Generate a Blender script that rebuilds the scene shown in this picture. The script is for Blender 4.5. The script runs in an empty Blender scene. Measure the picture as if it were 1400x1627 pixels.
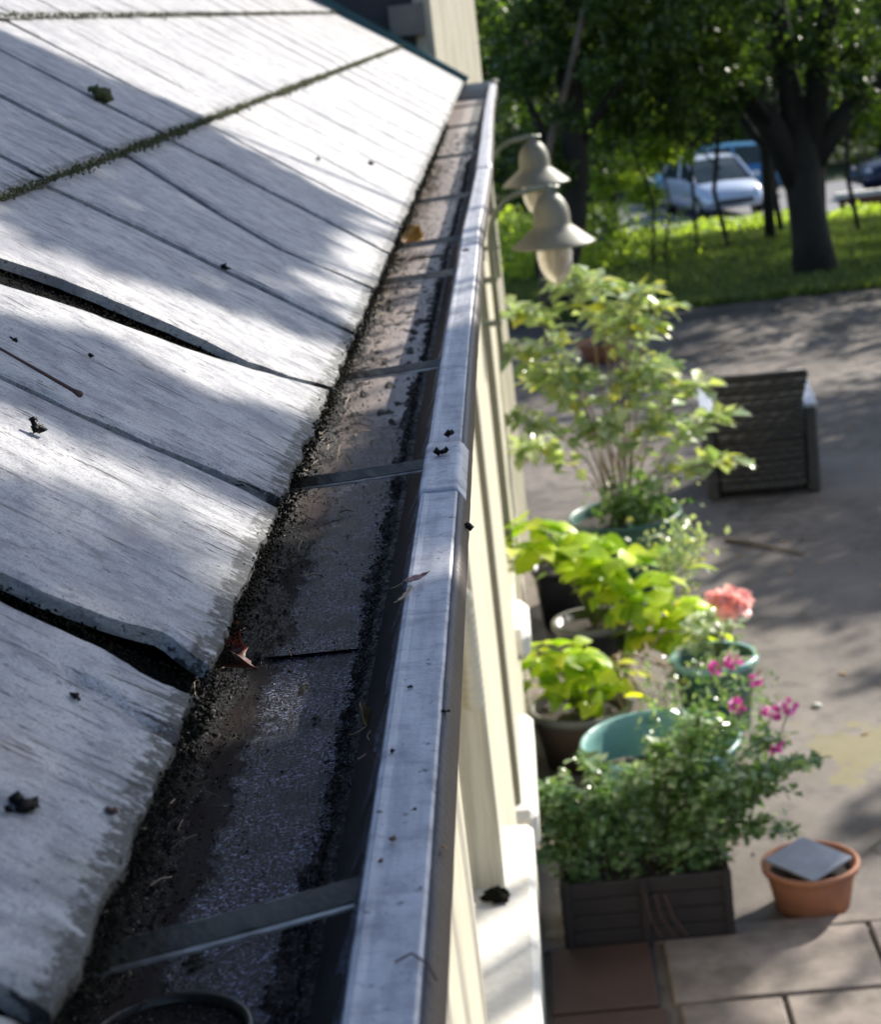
import bpy, math, random
import numpy as np
from mathutils import Vector, Matrix, noise
random.seed(7); rng = np.random.default_rng(7)
R = math.radians
C = bpy.context.scene.collection
SC = bpy.context.scene

# ------------------------------------------------------------ camera, sky, sun
cam_d = bpy.data.cameras.new('camera'); cam = bpy.data.objects.new('camera', cam_d); C.objects.link(cam)
cam_d.sensor_fit = 'HORIZONTAL'; cam_d.sensor_width = 36; cam_d.lens = 77.14
cam_d.clip_start = 0.05; cam_d.clip_end = 1000
ax = Vector((0.99344, 0.0279, -0.1110)); az = Vector((0.0550, -0.9662, 0.2517))
ax.normalize(); az = (az - ax * az.dot(ax)).normalized(); ay = az.cross(ax)
cam.matrix_world = Matrix(((ax.x, ay.x, az.x, 0), (ax.y, ay.y, az.y, 0), (ax.z, ay.z, az.z, 2.9), (0, 0, 0, 1)))
cam_d.dof.use_dof = True; cam_d.dof.focus_distance = 1.25; cam_d.dof.aperture_fstop = 19; cam_d.dof.aperture_blades = 0
SC.camera = cam
SUN = Vector((1.12, 1.25, 1.0)).normalized()
W = bpy.data.worlds.new('World'); SC.world = W; W.use_nodes = True
nt = W.node_tree; bg = nt.nodes['Background']; sky = nt.nodes.new('ShaderNodeTexSky'); sky.sky_type = 'NISHITA'
sky.sun_disc = False; sky.sun_elevation = math.asin(SUN.z); sky.sun_rotation = math.atan2(SUN.x, SUN.y)
sky.air_density = 0.85; sky.dust_density = 0.9; sky.ozone_density = 1.0
nt.links.new(sky.outputs[0], bg.inputs[0]); bg.inputs[1].default_value = 0.125
sd = bpy.data.lights.new('sun', 'SUN'); sd.energy = 4.8; sd.angle = R(0.5); sd.color = (1, 0.94, 0.84)
so = bpy.data.objects.new('sun', sd); C.objects.link(so); so.rotation_euler = SUN.to_track_quat('Z', 'Y').to_euler()
so.location = (20, 22, 20)
SC.view_settings.view_transform = 'Standard'; SC.view_settings.look = 'None'; SC.view_settings.gamma = 1
SC.view_settings.use_curve_mapping = False; SC.view_settings.exposure = 0.92
SC.cycles.max_bounces = 6; SC.cycles.caustics_reflective = False; SC.cycles.caustics_refractive = False

# ------------------------------------------------------------ helpers
def link(o, parent=None):
    C.objects.link(o)
    if parent: o.parent = parent
    return o
def tag(o, label=None, cat=None, group=None, kind=None):
    if label: o['label'] = label
    if cat: o['category'] = cat
    if group: o['group'] = group
    if kind: o['kind'] = kind
    return o
def empty(name, loc=(0, 0, 0), rz=0):
    o = bpy.data.objects.new(name, None); o.location = loc; o.rotation_euler = (0, 0, rz); o.empty_display_size = .05
    return link(o)
def obj(name, V, F, mat=None, parent=None, smooth=False, loc=None):
    me = bpy.data.meshes.new(name)
    if isinstance(V, np.ndarray) and isinstance(F, np.ndarray):
        k = F.shape[1]; n = len(F)
        me.vertices.add(len(V)); me.vertices.foreach_set('co', V.astype(np.float32).ravel())
        me.loops.add(n * k); me.loops.foreach_set('vertex_index', F.astype(np.int32).ravel())
        me.polygons.add(n); me.polygons.foreach_set('loop_start', np.arange(0, n * k, k, dtype=np.int32))
        me.polygons.foreach_set('loop_total', np.full(n, k, dtype=np.int32))
        me.update(calc_edges=True)
    else:
        me.from_pydata([tuple(v) for v in V], [], F); me.update()
    if mat: me.materials.append(mat)
    if smooth: me.polygons.foreach_set('use_smooth', [True] * len(me.polygons))
    o = bpy.data.objects.new(name, me); link(o, parent)
    if loc is not None: o.location = loc
    return o
class MB:
    def __init__(s): s.V = []; s.F = []
    def add(s, V, F):
        n = len(s.V); s.V += [tuple(v) for v in V]; s.F += [tuple(i + n for i in f) for f in F]
    def box(s, a, b, bev=0.0, M=None):
        x0, y0, z0 = a; x1, y1, z1 = b
        if bev <= 0:
            V = [(x, y, z) for x in (x0, x1) for y in (y0, y1) for z in (z0, z1)]
            F = [(0, 1, 3, 2), (4, 6, 7, 5), (0, 4, 5, 1), (2, 3, 7, 6), (0, 2, 6, 4), (1, 5, 7, 3)]
        else:
            V = []; F = []
            e = bev
            for z, i in ((z0, e), (z0 + e, 0), (z1 - e, 0), (z1, e)):
                V += [(x0 + i + e*(i==0), y0 + i, z), (x1 - i - e*(i==0), y0 + i, z), (x1 - i, y0 + i + e*(i==0), z), (x1 - i, y1 - i - e*(i==0), z),
                      (x1 - i - e*(i==0), y1 - i, z), (x0 + i + e*(i==0), y1 - i, z), (x0 + i, y1 - i - e*(i==0), z), (x0 + i, y0 + i + e*(i==0), z)]
            F = [tuple(range(7, -1, -1)), tuple(range(24, 32))]
            for k in range(3):
                for j in range(8): F.append((k*8+j, k*8+(j+1) % 8, (k+1)*8+(j+1) % 8, (k+1)*8+j))
        if M: V = [M @ Vector(v) for v in V]
        s.add(V, F)
    def tube(s, pts, rad, n=8, cap=True):
        pts = [Vector(p) for p in pts]; m = len(pts)
        if not hasattr(rad, '__len__'): rad = [rad] * m
        V = []; up = None
        for i, p in enumerate(pts):
            d = (pts[min(i+1, m-1)] - pts[max(i-1, 0)]).normalized()
            if up is None: up = Vector((0, 0, 1)) if abs(d.z) < .9 else Vector((1, 0, 0))
            a = d.cross(up).normalized(); up = a.cross(d).normalized()
            for j in range(n):
                t = 2*math.pi*j/n; V.append(p + (a*math.cos(t) + up*math.sin(t)) * rad[i])
        F = [(i*n+j, i*n+(j+1) % n, (i+1)*n+(j+1) % n, (i+1)*n+j) for i in range(m-1) for j in range(n)]
        if cap: F += [tuple(range(n-1, -1, -1)), tuple(range((m-1)*n, m*n))]
        s.add(V, F)
    def lathe(s, prof, n=32, c=(0, 0, 0), capb=False, capt=False):
        V = []; m = len(prof)
        for r, z in prof:
            for j in range(n):
                t = 2*math.pi*j/n; V.append((c[0]+r*math.cos(t), c[1]+r*math.sin(t), c[2]+z))
        F = [(i*n+j, i*n+(j+1) % n, (i+1)*n+(j+1) % n, (i+1)*n+j) for i in range(m-1) for j in range(n)]
        if capb: F.append(tuple(range(n-1, -1, -1)))
        if capt: F.append(tuple(range((m-1)*n, m*n)))
        s.add(V, F)
    def build(s, name, mat, parent=None, smooth=False, loc=None):
        return obj(name, s.V, s.F, mat, parent, smooth, loc)
def crumbs(P, S, seed=0, flat=.6, spike=0.):
    """one irregular six-sided crumb per point -> arrays"""
    r = np.random.default_rng(seed); n = len(P)
    base = np.array([(1,0,0),(0,1,0),(-1,0,0),(0,-1,0),(0,0,flat),(0,0,-flat)])
    T = np.array([(0,1,4),(1,2,4),(2,3,4),(3,0,4),(1,0,5),(2,1,5),(3,2,5),(0,3,5)])
    a = r.uniform(0, 2*np.pi, n); ca, sa = np.cos(a), np.sin(a)
    V = base[None] * (S[:, None, None] * r.uniform(.5, 1.3, (n, 6, 1)))
    X = V[..., 0]*ca[:, None] - V[..., 1]*sa[:, None]*(1-spike); Yy = V[..., 0]*sa[:, None] + V[..., 1]*ca[:, None]*(1-spike)
    V = np.stack([X, Yy, V[..., 2]], -1) + P[:, None, :]
    return V.reshape(-1, 3), (T[None] + (np.arange(n)*6)[:, None, None]).reshape(-1, 3)
def leafarr(P, size, seed=0, elong=1.7, updir=0.35, dirs=None):
    """folded four-point leaves at points P (N,3)"""
    r = np.random.default_rng(seed); n = len(P)
    d = r.normal(size=(n, 3)) if dirs is None else dirs + r.normal(size=(n, 3))*.35
    d[:, 2] -= .15; d /= np.linalg.norm(d, axis=1, keepdims=True)
    u = r.normal(size=(n, 3)); u[:, 2] += updir*4; s = np.cross(d, u); s /= np.linalg.norm(s, axis=1, keepdims=True)+1e-9
    nn = np.cross(s, d); L = size * r.uniform(.6, 1.25, (n, 1)) if np.isscalar(size) else size[:, None]
    w = L / elong / 2
    v0 = P; v1 = P + d*L*.45 + s*w + nn*w*.35; v2 = P + d*L; v3 = P + d*L*.45 - s*w + nn*w*.35
    V = np.stack([v0, v1, v2, v3], 1).reshape(-1, 3); k = np.arange(n)*4
    F = np.concatenate([np.stack([k, k+1, k+2], 1), np.stack([k, k+2, k+3], 1)])
    return V, F

# ------------------------------------------------------------ materials
class NT:
    def __init__(s, name):
        s.m = bpy.data.materials.new(name); s.m.use_nodes = True; s.t = s.m.node_tree; s.t.nodes.clear()
        s.out = s.n('ShaderNodeOutputMaterial')
    def n(s, ty, **k):
        o = s.t.nodes.new(ty)
        for a, b in k.items():
            if a.startswith('i_'): s.set(o.inputs[a[2:].replace('_', ' ')], b)
            else: setattr(o, a, b)
        return o
    def set(s, inp, v):
        if hasattr(v, 'is_output'): s.t.links.new(v, inp)
        else:
            if inp.type == 'RGBA' and len(v) == 3: v = (*v, 1)
            inp.default_value = v
    def coord(s, scale=(1, 1, 1), kind='Object', rnd=True):
        tc = s.n('ShaderNodeTexCoord'); mp = s.n('ShaderNodeMapping'); s.t.links.new(tc.outputs[kind], mp.inputs[0])
        mp.inputs['Scale'].default_value = scale
        if rnd:
            oi = s.n('ShaderNodeObjectInfo'); mu = s.n('ShaderNodeMath', operation='MULTIPLY'); s.t.links.new(oi.outputs['Random'], mu.inputs[0]); mu.inputs[1].default_value = 37.
            s.t.links.new(mu.outputs[0], mp.inputs['Location'])
        return mp.outputs[0]
    def noise(s, co, sc, det=4, rough=.55, dist=0):
        o = s.n('ShaderNodeTexNoise'); s.t.links.new(co, o.inputs['Vector']); o.inputs['Scale'].default_value = sc
        o.inputs['Detail'].default_value = det; o.inputs['Roughness'].default_value = rough; o.inputs['Distortion'].default_value = dist
        return o.outputs['Fac']
    def ramp(s, f, stops):
        o = s.n('ShaderNodeValToRGB'); e = o.color_ramp.elements
        while len(e) < len(stops): e.new(.5)
        for q, (p, c) in zip(e, stops):
            q.position = p; q.color = (c, c, c, 1) if not hasattr(c, '__len__') else (*c[:3], 1)
        s.t.links.new(f, o.inputs[0]); return o.outputs[0]
    def mix(s, f, a, b, mode='MIX'):
        o = s.n('ShaderNodeMix', data_type='RGBA', blend_type=mode)
        s.set(o.inputs[0], f); s.set(o.inputs[6], a); s.set(o.inputs[7], b); return o.outputs[2]
    def math(s, op, a, b=0., c=None):
        o = s.n('ShaderNodeMath', operation=op); s.set(o.inputs[0], a); s.set(o.inputs[1], b)
        if c is not None: s.set(o.inputs[2], c)
        return o.outputs[0]
    def bump(s, h, st=.3, dist=.01, prev=None):
        o = s.n('ShaderNodeBump'); s.t.links.new(h, o.inputs['Height']); o.inputs['Strength'].default_value = st; o.inputs['Distance'].default_value = dist
        if prev: s.t.links.new(prev, o.inputs['Normal'])
        return o.outputs[0]
    def pbr(s, col, rough=.6, metal=0., normal=None, spec=.5, coat=None, **k):
        p = s.n('ShaderNodeBsdfPrincipled'); s.set(p.inputs['Base Color'], col); s.set(p.inputs['Roughness'], rough)
        s.set(p.inputs['Metallic'], metal); p.inputs['Specular IOR Level'].default_value = spec
        if coat is not None: s.set(p.inputs['Coat Weight'], coat); p.inputs['Coat Roughness'].default_value = .1
        if normal: s.t.links.new(normal, p.inputs['Normal'])
        for a, b in k.items(): s.set(p.inputs[a.replace('_', ' ')], b)
        s.t.links.new(p.outputs[0], s.out.inputs[0]); return s.m
def simple(name, col, rough=.6, metal=0., var=.25, sc=6, bump=.15, bsc=60, kind='Object', spec=.5, dirt=None, bd=.003):
    t = NT(name); co = t.coord(kind=kind)
    n1 = t.noise(co, sc, 5); n2 = t.noise(co, bsc, 4)
    d = tuple(c*(1-var) for c in col) if dirt is None else dirt
    c = t.mix(t.ramp(n1, [(.35, 0.), (.65, 1.)]), d, col)
    c = t.mix(t.ramp(n2, [(.4, 0.35), (.6, 0.)]), c, tuple(x*.7 for x in col))
    return t.pbr(c, rough, metal, t.bump(n2, bump, bd), spec)
def leafmat(name, ca, cb, trans=.45, tcol=None, rough=.45, cc=None):
    t = NT(name); g = t.n('ShaderNodeNewGeometry'); oi = t.n('ShaderNodeObjectInfo')
    rn = t.math('FRACT', t.math('ADD', g.outputs['Random Per Island'], oi.outputs['Random']))
    stops = [(0., ca), (.8, cb)] + ([(1., cc)] if cc else [])
    c = t.ramp(rn, stops)
    p = t.n('ShaderNodeBsdfPrincipled'); t.set(p.inputs['Base Color'], c); p.inputs['Roughness'].default_value = rough
    tr = t.n('ShaderNodeBsdfTranslucent')
    t.set(tr.inputs[0], t.mix(1., c, tcol or (1.6, 1.7, .6), 'MULTIPLY'))
    m = t.n('ShaderNodeMixShader'); m.inputs[0].default_value = trans
    t.t.links.new(p.outputs[0], m.inputs[1]); t.t.links.new(tr.outputs[0], m.inputs[2]); t.t.links.new(m.outputs[0], t.out.inputs[0])
    return t.m

def slate_mat():
    t = NT('weathered_slate'); co = t.coord((1.5, 1, 1)); st = t.coord((6.5, 1.0, 6.5)); st2 = t.coord((24, 2.2, 24)); st3 = t.coord((14, 5, 14)); st4 = t.coord((60, 7, 60))
    raw = t.coord(rnd=False); sep = t.n('ShaderNodeSeparateXYZ'); t.t.links.new(raw, sep.inputs[0])
    big = t.noise(co, 5, 4, .6); mid = t.noise(co, 40, 8, .75); fine = t.noise(co, 600, 4, .7); blot = t.noise(co, 14, 8, .7, .5)
    grain = t.noise(st, 10, 9, .72, .3); crack = t.noise(st2, 7, 8, .68, .35); hair = t.noise(st4, 6, 5, .7, .2)
    c = t.mix(t.ramp(blot, [(.40, 0.), (.58, 1.)]), (.20, .20, .225), (.375, .37, .38))
    c = t.mix(t.ramp(big, [(.40, 0.), (.62, .5)]), c, (.43, .42, .41))
    c = t.mix(t.ramp(mid, [(.38, .8), (.50, 0.)]), c, (.17, .172, .195))
    c = t.mix(t.ramp(grain, [(.38, .65), (.45, 0.)]), c, (.145, .147, .165))
    zone = t.ramp(t.noise(co, 3.1, 2), [(.40, .08), (.55, 1.)])
    ck = t.math('MULTIPLY', t.ramp(crack, [(.355, 1.), (.385, 0.)]), zone)
    hk = t.math('MULTIPLY', t.ramp(hair, [(.35, .95), (.38, 0.)]), t.math('ADD', zone, .12))
    def edge(w):
        e = t.n('ShaderNodeMapRange'); t.t.links.new(sep.outputs[1], e.inputs[0])
        for i, v in ((1, -.004), (2, w), (3, 1.), (4, 0.)): e.inputs[i].default_value = v
        return e.outputs[0]
    # short dark splits run in from the lower edge, which is stained green and black
    eck = t.math('MULTIPLY', t.ramp(t.math('SUBTRACT', t.noise(st2, 4.2, 7, .7, .6), t.math('MULTIPLY', edge(.05), .10)), [(.335, 1.), (.365, 0.)]), edge(.055))
    ck = t.math('MAXIMUM', t.math('MAXIMUM', ck, hk), t.ramp(eck, [(.12, 0.), (.3, 1.)]))
    en = t.math('MULTIPLY', edge(.05), t.ramp(t.noise(st3, 6, 7, .7), [(.40, 0.), (.60, 1.3)]))
    c = t.mix(t.ramp(en, [(.3, 0.), (.8, .42)]), c, (.14, .145, .105))
    c = t.mix(t.ramp(t.math('MULTIPLY', edge(.020), t.ramp(t.noise(co, 90, 7, .75), [(.38, 0.), (.55, 1.6)])), [(.3, 0.), (.5, .95)]), c, (.018, .018, .012))
    lich = t.ramp(t.noise(co, 22, 8, .75), [(.62, 0.), (.66, .5)]); c = t.mix(lich, c, (.25, .25, .17))
    dots = t.ramp(t.noise(co, 130, 3, .6), [(.66, 0.), (.69, .85)])
    c = t.mix(dots, c, (.06, .056, .056))
    speck = t.ramp(fine, [(.38, .8), (.47, 0.)])
    c = t.mix(speck, c, (.125, .125, .145))
    c = t.mix(t.math('MULTIPLY', ck, .95), c, (.02, .019, .02))
    h = t.math('SUBTRACT', t.math('ADD', t.math('MULTIPLY', grain, .35), t.math('MULTIPLY', mid, .9)), t.math('MULTIPLY', ck, 1.6))
    b = t.bump(h, .7, .0026); b = t.bump(fine, .8, .0007, b)
    return t.pbr(c, t.ramp(mid, [(.3, .65), (.7, .48)]), 0, b, .45)
def maprange(t, src, a, b, c=0., d=1.):
    e = t.n('ShaderNodeMapRange'); t.t.links.new(src, e.inputs[0])
    for i, v in ((1, a), (2, b), (3, c), (4, d)): e.inputs[i].default_value = v
    return e.outputs[0]
def floor_mat():
    t = NT('dirty_gutter_metal'); co = t.coord(rnd=False); lo = t.coord((8, 1, 8), rnd=False)
    sep = t.n('ShaderNodeSeparateXYZ'); t.t.links.new(co, sep.inputs[0])
    g = t.noise(co, 14, 5, .6); st = t.noise(lo, 26, 4, .6)
    c = t.mix(t.ramp(g, [(.35, 0.), (.65, 1.)]), (.26, .22, .21), (.44, .385, .36))
    c = t.mix(maprange(t, sep.outputs[1], 2.1, 1.35, 0., .93), c, (.017, .013, .012))  # near floor darkened, far stretch left lighter: its sunlight is in the colour
    c = t.mix(t.ramp(st, [(.36, .4), (.50, 0.)]), c, (.10, .09, .085))
    # the wet gritty film lies towards the outer wall, and fades out beyond two metres
    m = t.math('MULTIPLY', maprange(t, sep.outputs[0], -.203, -.170), maprange(t, sep.outputs[1], 2.15, 1.7))
    m = t.math('ADD', m, t.math('MULTIPLY', t.math('SUBTRACT', t.noise(co, 30, 5, .65), .5), 1.4))
    wet = t.ramp(m, [(.35, 0.), (.62, 1.)])
    vo = t.n('ShaderNodeTexVoronoi'); t.t.links.new(co, vo.inputs['Vector']); vo.inputs['Scale'].default_value = 560
    fn = t.noise(co, 620, 4, .75)
    hh = t.math('MULTIPLY', t.math('ADD', t.math('MULTIPLY', vo.outputs['Distance'], 1.), t.math('MULTIPLY', fn, 1.4)), t.math('ADD', t.math('MULTIPLY', wet, 1.), .10))
    c = t.mix(t.math('MULTIPLY', wet, .93), c, (.005, .005, .009))
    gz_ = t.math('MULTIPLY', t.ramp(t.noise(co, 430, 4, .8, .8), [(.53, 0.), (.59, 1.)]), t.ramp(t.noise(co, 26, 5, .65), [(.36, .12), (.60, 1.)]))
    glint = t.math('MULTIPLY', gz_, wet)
    c = t.mix(t.math('MULTIPLY', glint, .95), c, (.55, .58, .80))  # sky glints on the wet grit, painted into the base colour
    grit = t.ramp(t.noise(co, 330, 3, .6), [(.58, 0.), (.66, 1.)])
    c = t.mix(t.math('MULTIPLY', grit, .85), c, (.012, .011, .012))
    return t.pbr(c, t.ramp(wet, [(0, .34), (1, .16)]), 0, t.bump(hh, .8, .0011), .6)
def sludge_mat():
    t = NT('wet_black_sludge'); co = t.coord(rnd=False)
    n1 = t.noise(co, 60, 5); n2 = t.noise(co, 520, 5, .75); n3 = t.noise(co, 700, 2, .6)
    c = t.mix(t.ramp(n1, [(.35, 0.), (.7, 1.)]), (.003, .003, .004), (.016, .011, .008))
    c = t.mix(t.ramp(n3, [(.64, 0.), (.67, .9)]), c, (.40, .38, .38))  # pale specks paint sparkle onto the wet sludge
    return t.pbr(c, t.ramp(n2, [(.4, .15), (.6, .6)]), 0, t.bump(n2, 1., .003), .22)
def lip_mat():
    t = NT('zinc_lip'); co = t.coord(rnd=False); lo = t.coord((1, .10, 1), rnd=False); cr = t.coord((1, 7, 1), rnd=False)
    sep = t.n('ShaderNodeSeparateXYZ'); t.t.links.new(co, sep.inputs[0])
    n1 = t.noise(lo, 120, 4, .6); n2 = t.noise(co, 30, 6, .7); n3 = t.noise(co, 340, 3); n4 = t.noise(cr, 22, 4, .6)
    c = t.mix(t.ramp(n1, [(.3, 0.), (.7, 1.)]), (.26, .265, .295), (.44, .445, .475))
    c = t.mix(t.ramp(n2, [(.36, .6), (.50, 0.)]), c, (.19, .195, .225))
    c = t.mix(t.ramp(n4, [(.33, .45), (.45, 0.)]), c, (.18, .18, .205))
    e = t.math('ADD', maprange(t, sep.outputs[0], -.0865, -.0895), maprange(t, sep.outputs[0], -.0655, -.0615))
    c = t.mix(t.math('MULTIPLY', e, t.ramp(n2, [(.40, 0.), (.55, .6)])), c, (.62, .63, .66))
    sp = t.ramp(t.noise(co, 130, 3, .6), [(.66, 0.), (.70, 1.)])
    c = t.mix(t.math('MULTIPLY', sp, .9), c, (.03, .025, .025))
    r = t.math('ADD', t.ramp(n2, [(.3, .66), (.6, .48)]), t.math('MULTIPLY', n3, .08))
    return t.pbr(c, r, .35, t.bump(t.math('ADD', n2, t.math('ADD', t.math('MULTIPLY', n4, .5), t.math('MULTIPLY', n3, .25))), .45, .002), .5)
def drive_mat():
    t = NT('worn_tarmac'); co = t.coord(kind='Generated', rnd=False); co = t.coord(rnd=False)
    n1 = t.noise(co, .8, 5, .6); n2 = t.noise(co, 9, 5, .6); n3 = t.noise(co, 120, 3)
    c = t.mix(t.ramp(n1, [(.40, 0.), (.60, 1.)]), (.080, .066, .055), (.19, .160, .137))
    c = t.mix(t.ramp(n2, [(.40, .65), (.55, 0.)]), c, (.075, .060, .048))
    c = t.mix(t.ramp(n3, [(.55, 0.), (.7, .5)]), c, (.27, .245, .22))
    # moss growing round one spot of the drive
    sp = t.n('ShaderNodeVectorMath', operation='DISTANCE'); t.t.links.new(co, sp.inputs[0]); sp.inputs[1].default_value = (1.12, 6.85, 0)
    m = t.math('ADD', sp.outputs['Value'], t.math('MULTIPLY', t.noise(co, 6, 8, .7), 1.5))
    c = t.mix(t.ramp(m, [(.95, .62), (1.35, 0.)]), c, (.20, .175, .055))
    return t.pbr(c, t.ramp(n2, [(.4, .55), (.6, .8)]), 0, t.bump(n3, .5, .004), .5)

M = {}
M['slate'] = slate_mat(); M['floor'] = floor_mat(); M['sludge'] = sludge_mat(); M['lip'] = lip_mat(); M['drive'] = drive_mat()
M['deck'] = simple('joint_shadow_underlay', (.008, .008, .009), 1., spec=.02)  # near-black sheet: shadow in the open slate joints put into its colour
M['strap'] = simple('dirty_strap_metal', (.105, .095, .072), .35, .45, .5, 40, .5, 300, dirt=(.03, .028, .024), bd=.001)
M['strap_edge'] = simple('bare_strap_metal', (.42, .41, .39), .4, .5, .4, 30, .4, 300, dirt=(.12, .11, .10), bd=.001)
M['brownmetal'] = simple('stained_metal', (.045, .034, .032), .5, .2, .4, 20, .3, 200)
def cream():
    t = NT('cream_paint'); co = t.coord(rnd=False); dr = t.coord((14, 14, .9), rnd=False)
    c = t.mix(t.ramp(t.noise(dr, 3, 6, .65), [(.38, .8), (.55, 0.)]), (.63, .58, .46), (.44, .40, .30))
    c = t.mix(t.ramp(t.noise(co, 26, 5, .7), [(.66, 0.), (.70, .7)]), c, (.20, .17, .11))
    sp = t.n('ShaderNodeSeparateXYZ'); t.t.links.new(co, sp.inputs[0])
    return t.pbr(c, .5, 0, t.bump(t.noise(co, 60, 4), .2, .002))
M['cream'] = cream()
M['olive'] = simple('reveal_shade_olive', (.21, .20, .145), .5, 0, .1, 4, .1, 40)
M['inwall'] = simple('black_stained_gutter_wall', (.030, .026, .024), .45, 0, .6, 30, .6, 260, bd=.0015)
M['white'] = simple('white_masonry_paint', (.80, .77, .70), .6, 0, .22, 7, .5, 60)
M['darkwall'] = simple('dark_blue_black_boards', (.018, .02, .03), .6)
M['greyboard'] = simple('grey_board', (.16, .16, .15), .7)
M['teal_lead'] = simple('teal_flashing', (.03, .10, .11), .4, .3)
M['lamp'] = simple('cream_green_enamel', (.185, .18, .14), .55, .1, .15, 8, .1, 60)
M['lamp_pole'] = simple('green_painted_iron', (.17, .19, .14), .4, .2, .3, 12)
M['bark'] = simple('bark', (.030, .025, .021), .85, 0, .5, 5, .8, 30, bd=.02)
M['bark_light'] = simple('pale_bark', (.20, .155, .12), .8, 0, .35, 5, .6, 30, bd=.01)
M['stem'] = simple('dry_stem', (.28, .20, .12), .7, 0, .3, 9)
M['greenstem'] = simple('green_stem', (.14, .18, .05), .6, 0, .3, 9)
M['teal'] = simple('faded_teal_plastic', (.20, .40, .37), .35, 0, .25, 4, .08, 40)
M['teal_dark'] = simple('dark_green_plastic', (.05, .14, .11), .4, 0, .25, 4, .08, 40)
M['black_pl'] = simple('black_plastic', (.015, .015, .02), .4, 0, .3, 6)
M['brownpot'] = simple('brown_glazed_clay', (.11, .075, .06), .5, 0, .3, 6)
M['terra'] = simple('terracotta', (.42, .17, .085), .75, 0, .3, 7, .3, 60, dirt=(.30, .125, .07))
M['slab_slate'] = simple('grey_roof_slate', (.27, .29, .33), .35, 0, .2, 12, .2, 60)
M['soil'] = simple('soil', (.035, .025, .018), .9, 0, .4, 20, .8, 90, bd=.01)
M['planter'] = simple('dark_stained_timber', (.022, .016, .016), .6, 0, .4, 8, .4, 50)
M['wicker'] = simple('grey_brown_wicker', (.060, .052, .045), .5, 0, .5, 30, .8, 160, bd=.006)
M['armtop'] = simple('arm_top_sky_glare', (.50, .53, .60), .35, 0, .15, 10, .2, 80)  # pale blue colour stands in for sky glare on the dark wicker
M['pave'] = simple('pink_grey_paving', (.25, .205, .18), .75, 0, .5, 9, .6, 26, dirt=(.12, .10, .08))
M['pave_red'] = simple('red_brown_paving', (.085, .045, .033), .7, 0, .3, 4, .4, 60)
M['grassland'] = simple('turf', (.035, .055, .014), .9, 0, .45, .9, .8, 14, bd=.05)
M['road'] = simple('grey_road', (.17, .17, .19), .8, 0, .2, 1.5, .2, 40)
M['kerb'] = simple('leaf_strewn_edge', (.10, .085, .07), .9, 0, .4, 6, .6, 40)
M['brickwall'] = simple('red_brick', (.26, .10, .06), .8, 0, .3, 7)
M['coping'] = simple('pale_coping_stone', (.62, .59, .53), .7, 0, .15, 5)
M['carwhite'] = simple('pale_blue_silver_paint', (.50, .57, .68), .25, .35, .03, 2, 0, 10)
M['carblue'] = simple('mid_blue_paint', (.06, .22, .42), .25, .3, .03, 2, 0, 10)
M['cardark'] = simple('dark_navy_paint', (.015, .02, .05), .25, .3, .03, 2, 0, 10)
M['glass'] = simple('dark_car_glass', (.03, .045, .05), .08, 0, .02, 2, 0, 10)
M['rubber'] = simple('tyre_rubber', (.02, .02, .02), .8)
M['rim'] = simple('wheel_alloy', (.45, .46, .48), .3, .8)
M['lens'] = simple('headlight_lens', (.75, .78, .82), .1, .2)
M['moss'] = simple('moss', (.075, .085, .025), .95, 0, .5, 90, .8, 300, bd=.002)
M['mossdark'] = simple('blackened_moss', (.012, .012, .007), .9, 0, .6, 120, .8, 300, spec=.1, bd=.002)
M['crumb'] = simple('wet_dark_crumbs', (.004, .003, .0028), .4, 0, .6, 200, .5, 300, spec=.14)
M['glint'] = simple('pale_wet_grit', (.28, .265, .26), .25, 0, .5, 300, .3, 300)
M['twig'] = simple('reddish_twig', (.09, .042, .03), .6, 0, .4, 80)
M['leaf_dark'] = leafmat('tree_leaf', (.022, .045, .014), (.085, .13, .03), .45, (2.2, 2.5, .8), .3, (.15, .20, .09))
M['leaf_far'] = leafmat('sunny_leaf', (.12, .19, .03), (.34, .42, .08), .6, (1.8, 1.9, .7))  # brighter leaf tones with the sunlight put into the colour
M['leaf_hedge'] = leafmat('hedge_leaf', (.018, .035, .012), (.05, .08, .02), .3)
M['leaf_bush'] = leafmat('pale_green_leaf', (.26, .36, .18), (.54, .60, .42), .32, (1.3, 1.4, .5), .28, (.60, .56, .06))  # paler tones put whitish sun highlights into the leaf colour
M['leaf_lime'] = leafmat('lime_leaf', (.20, .34, .03), (.62, .72, .06), .5, (1.4, 1.5, .35), .42, (.70, .66, .10))
M['leaf_mint'] = leafmat('mint_leaf', (.07, .15, .04), (.22, .32, .15), .32, (1.6, 1.8, .5), .22, (.48, .54, .40))  # palest stop paints whitish highlights into some of the leaves
M['leaf_dry'] = leafmat('dry_leaf', (.25, .14, .05), (.42, .27, .12), .3, (1.2, 1, .6))
M['petal_pink'] = leafmat('salmon_pink_petal', (.95, .45, .44), (.98, .66, .60), .3, (1.1, 1, 1))
M['petal_mag'] = leafmat('magenta_petal', (.55, .05, .33), (.70, .12, .50), .3, (1.1, 1, 1))
M['blade'] = leafmat('grass_blade', (.050, .085, .022), (.14, .18, .055), .40, (1.3, 1.4, .6))
def fallen(name, a, b):
    t = NT(name); co = t.coord(); n = t.noise(co, 90, 4)
    return t.pbr(t.mix(t.ramp(n, [(.4, 0.), (.6, 1.)]), a, b), .45, 0, t.bump(n, .4, .001))
M['f_yellow'] = fallen('golden_leaf', (.60, .30, .01), (.35, .13, .01)); M['f_red'] = fallen('rust_leaf', (.16, .028, .008), (.035, .010, .006))
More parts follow.
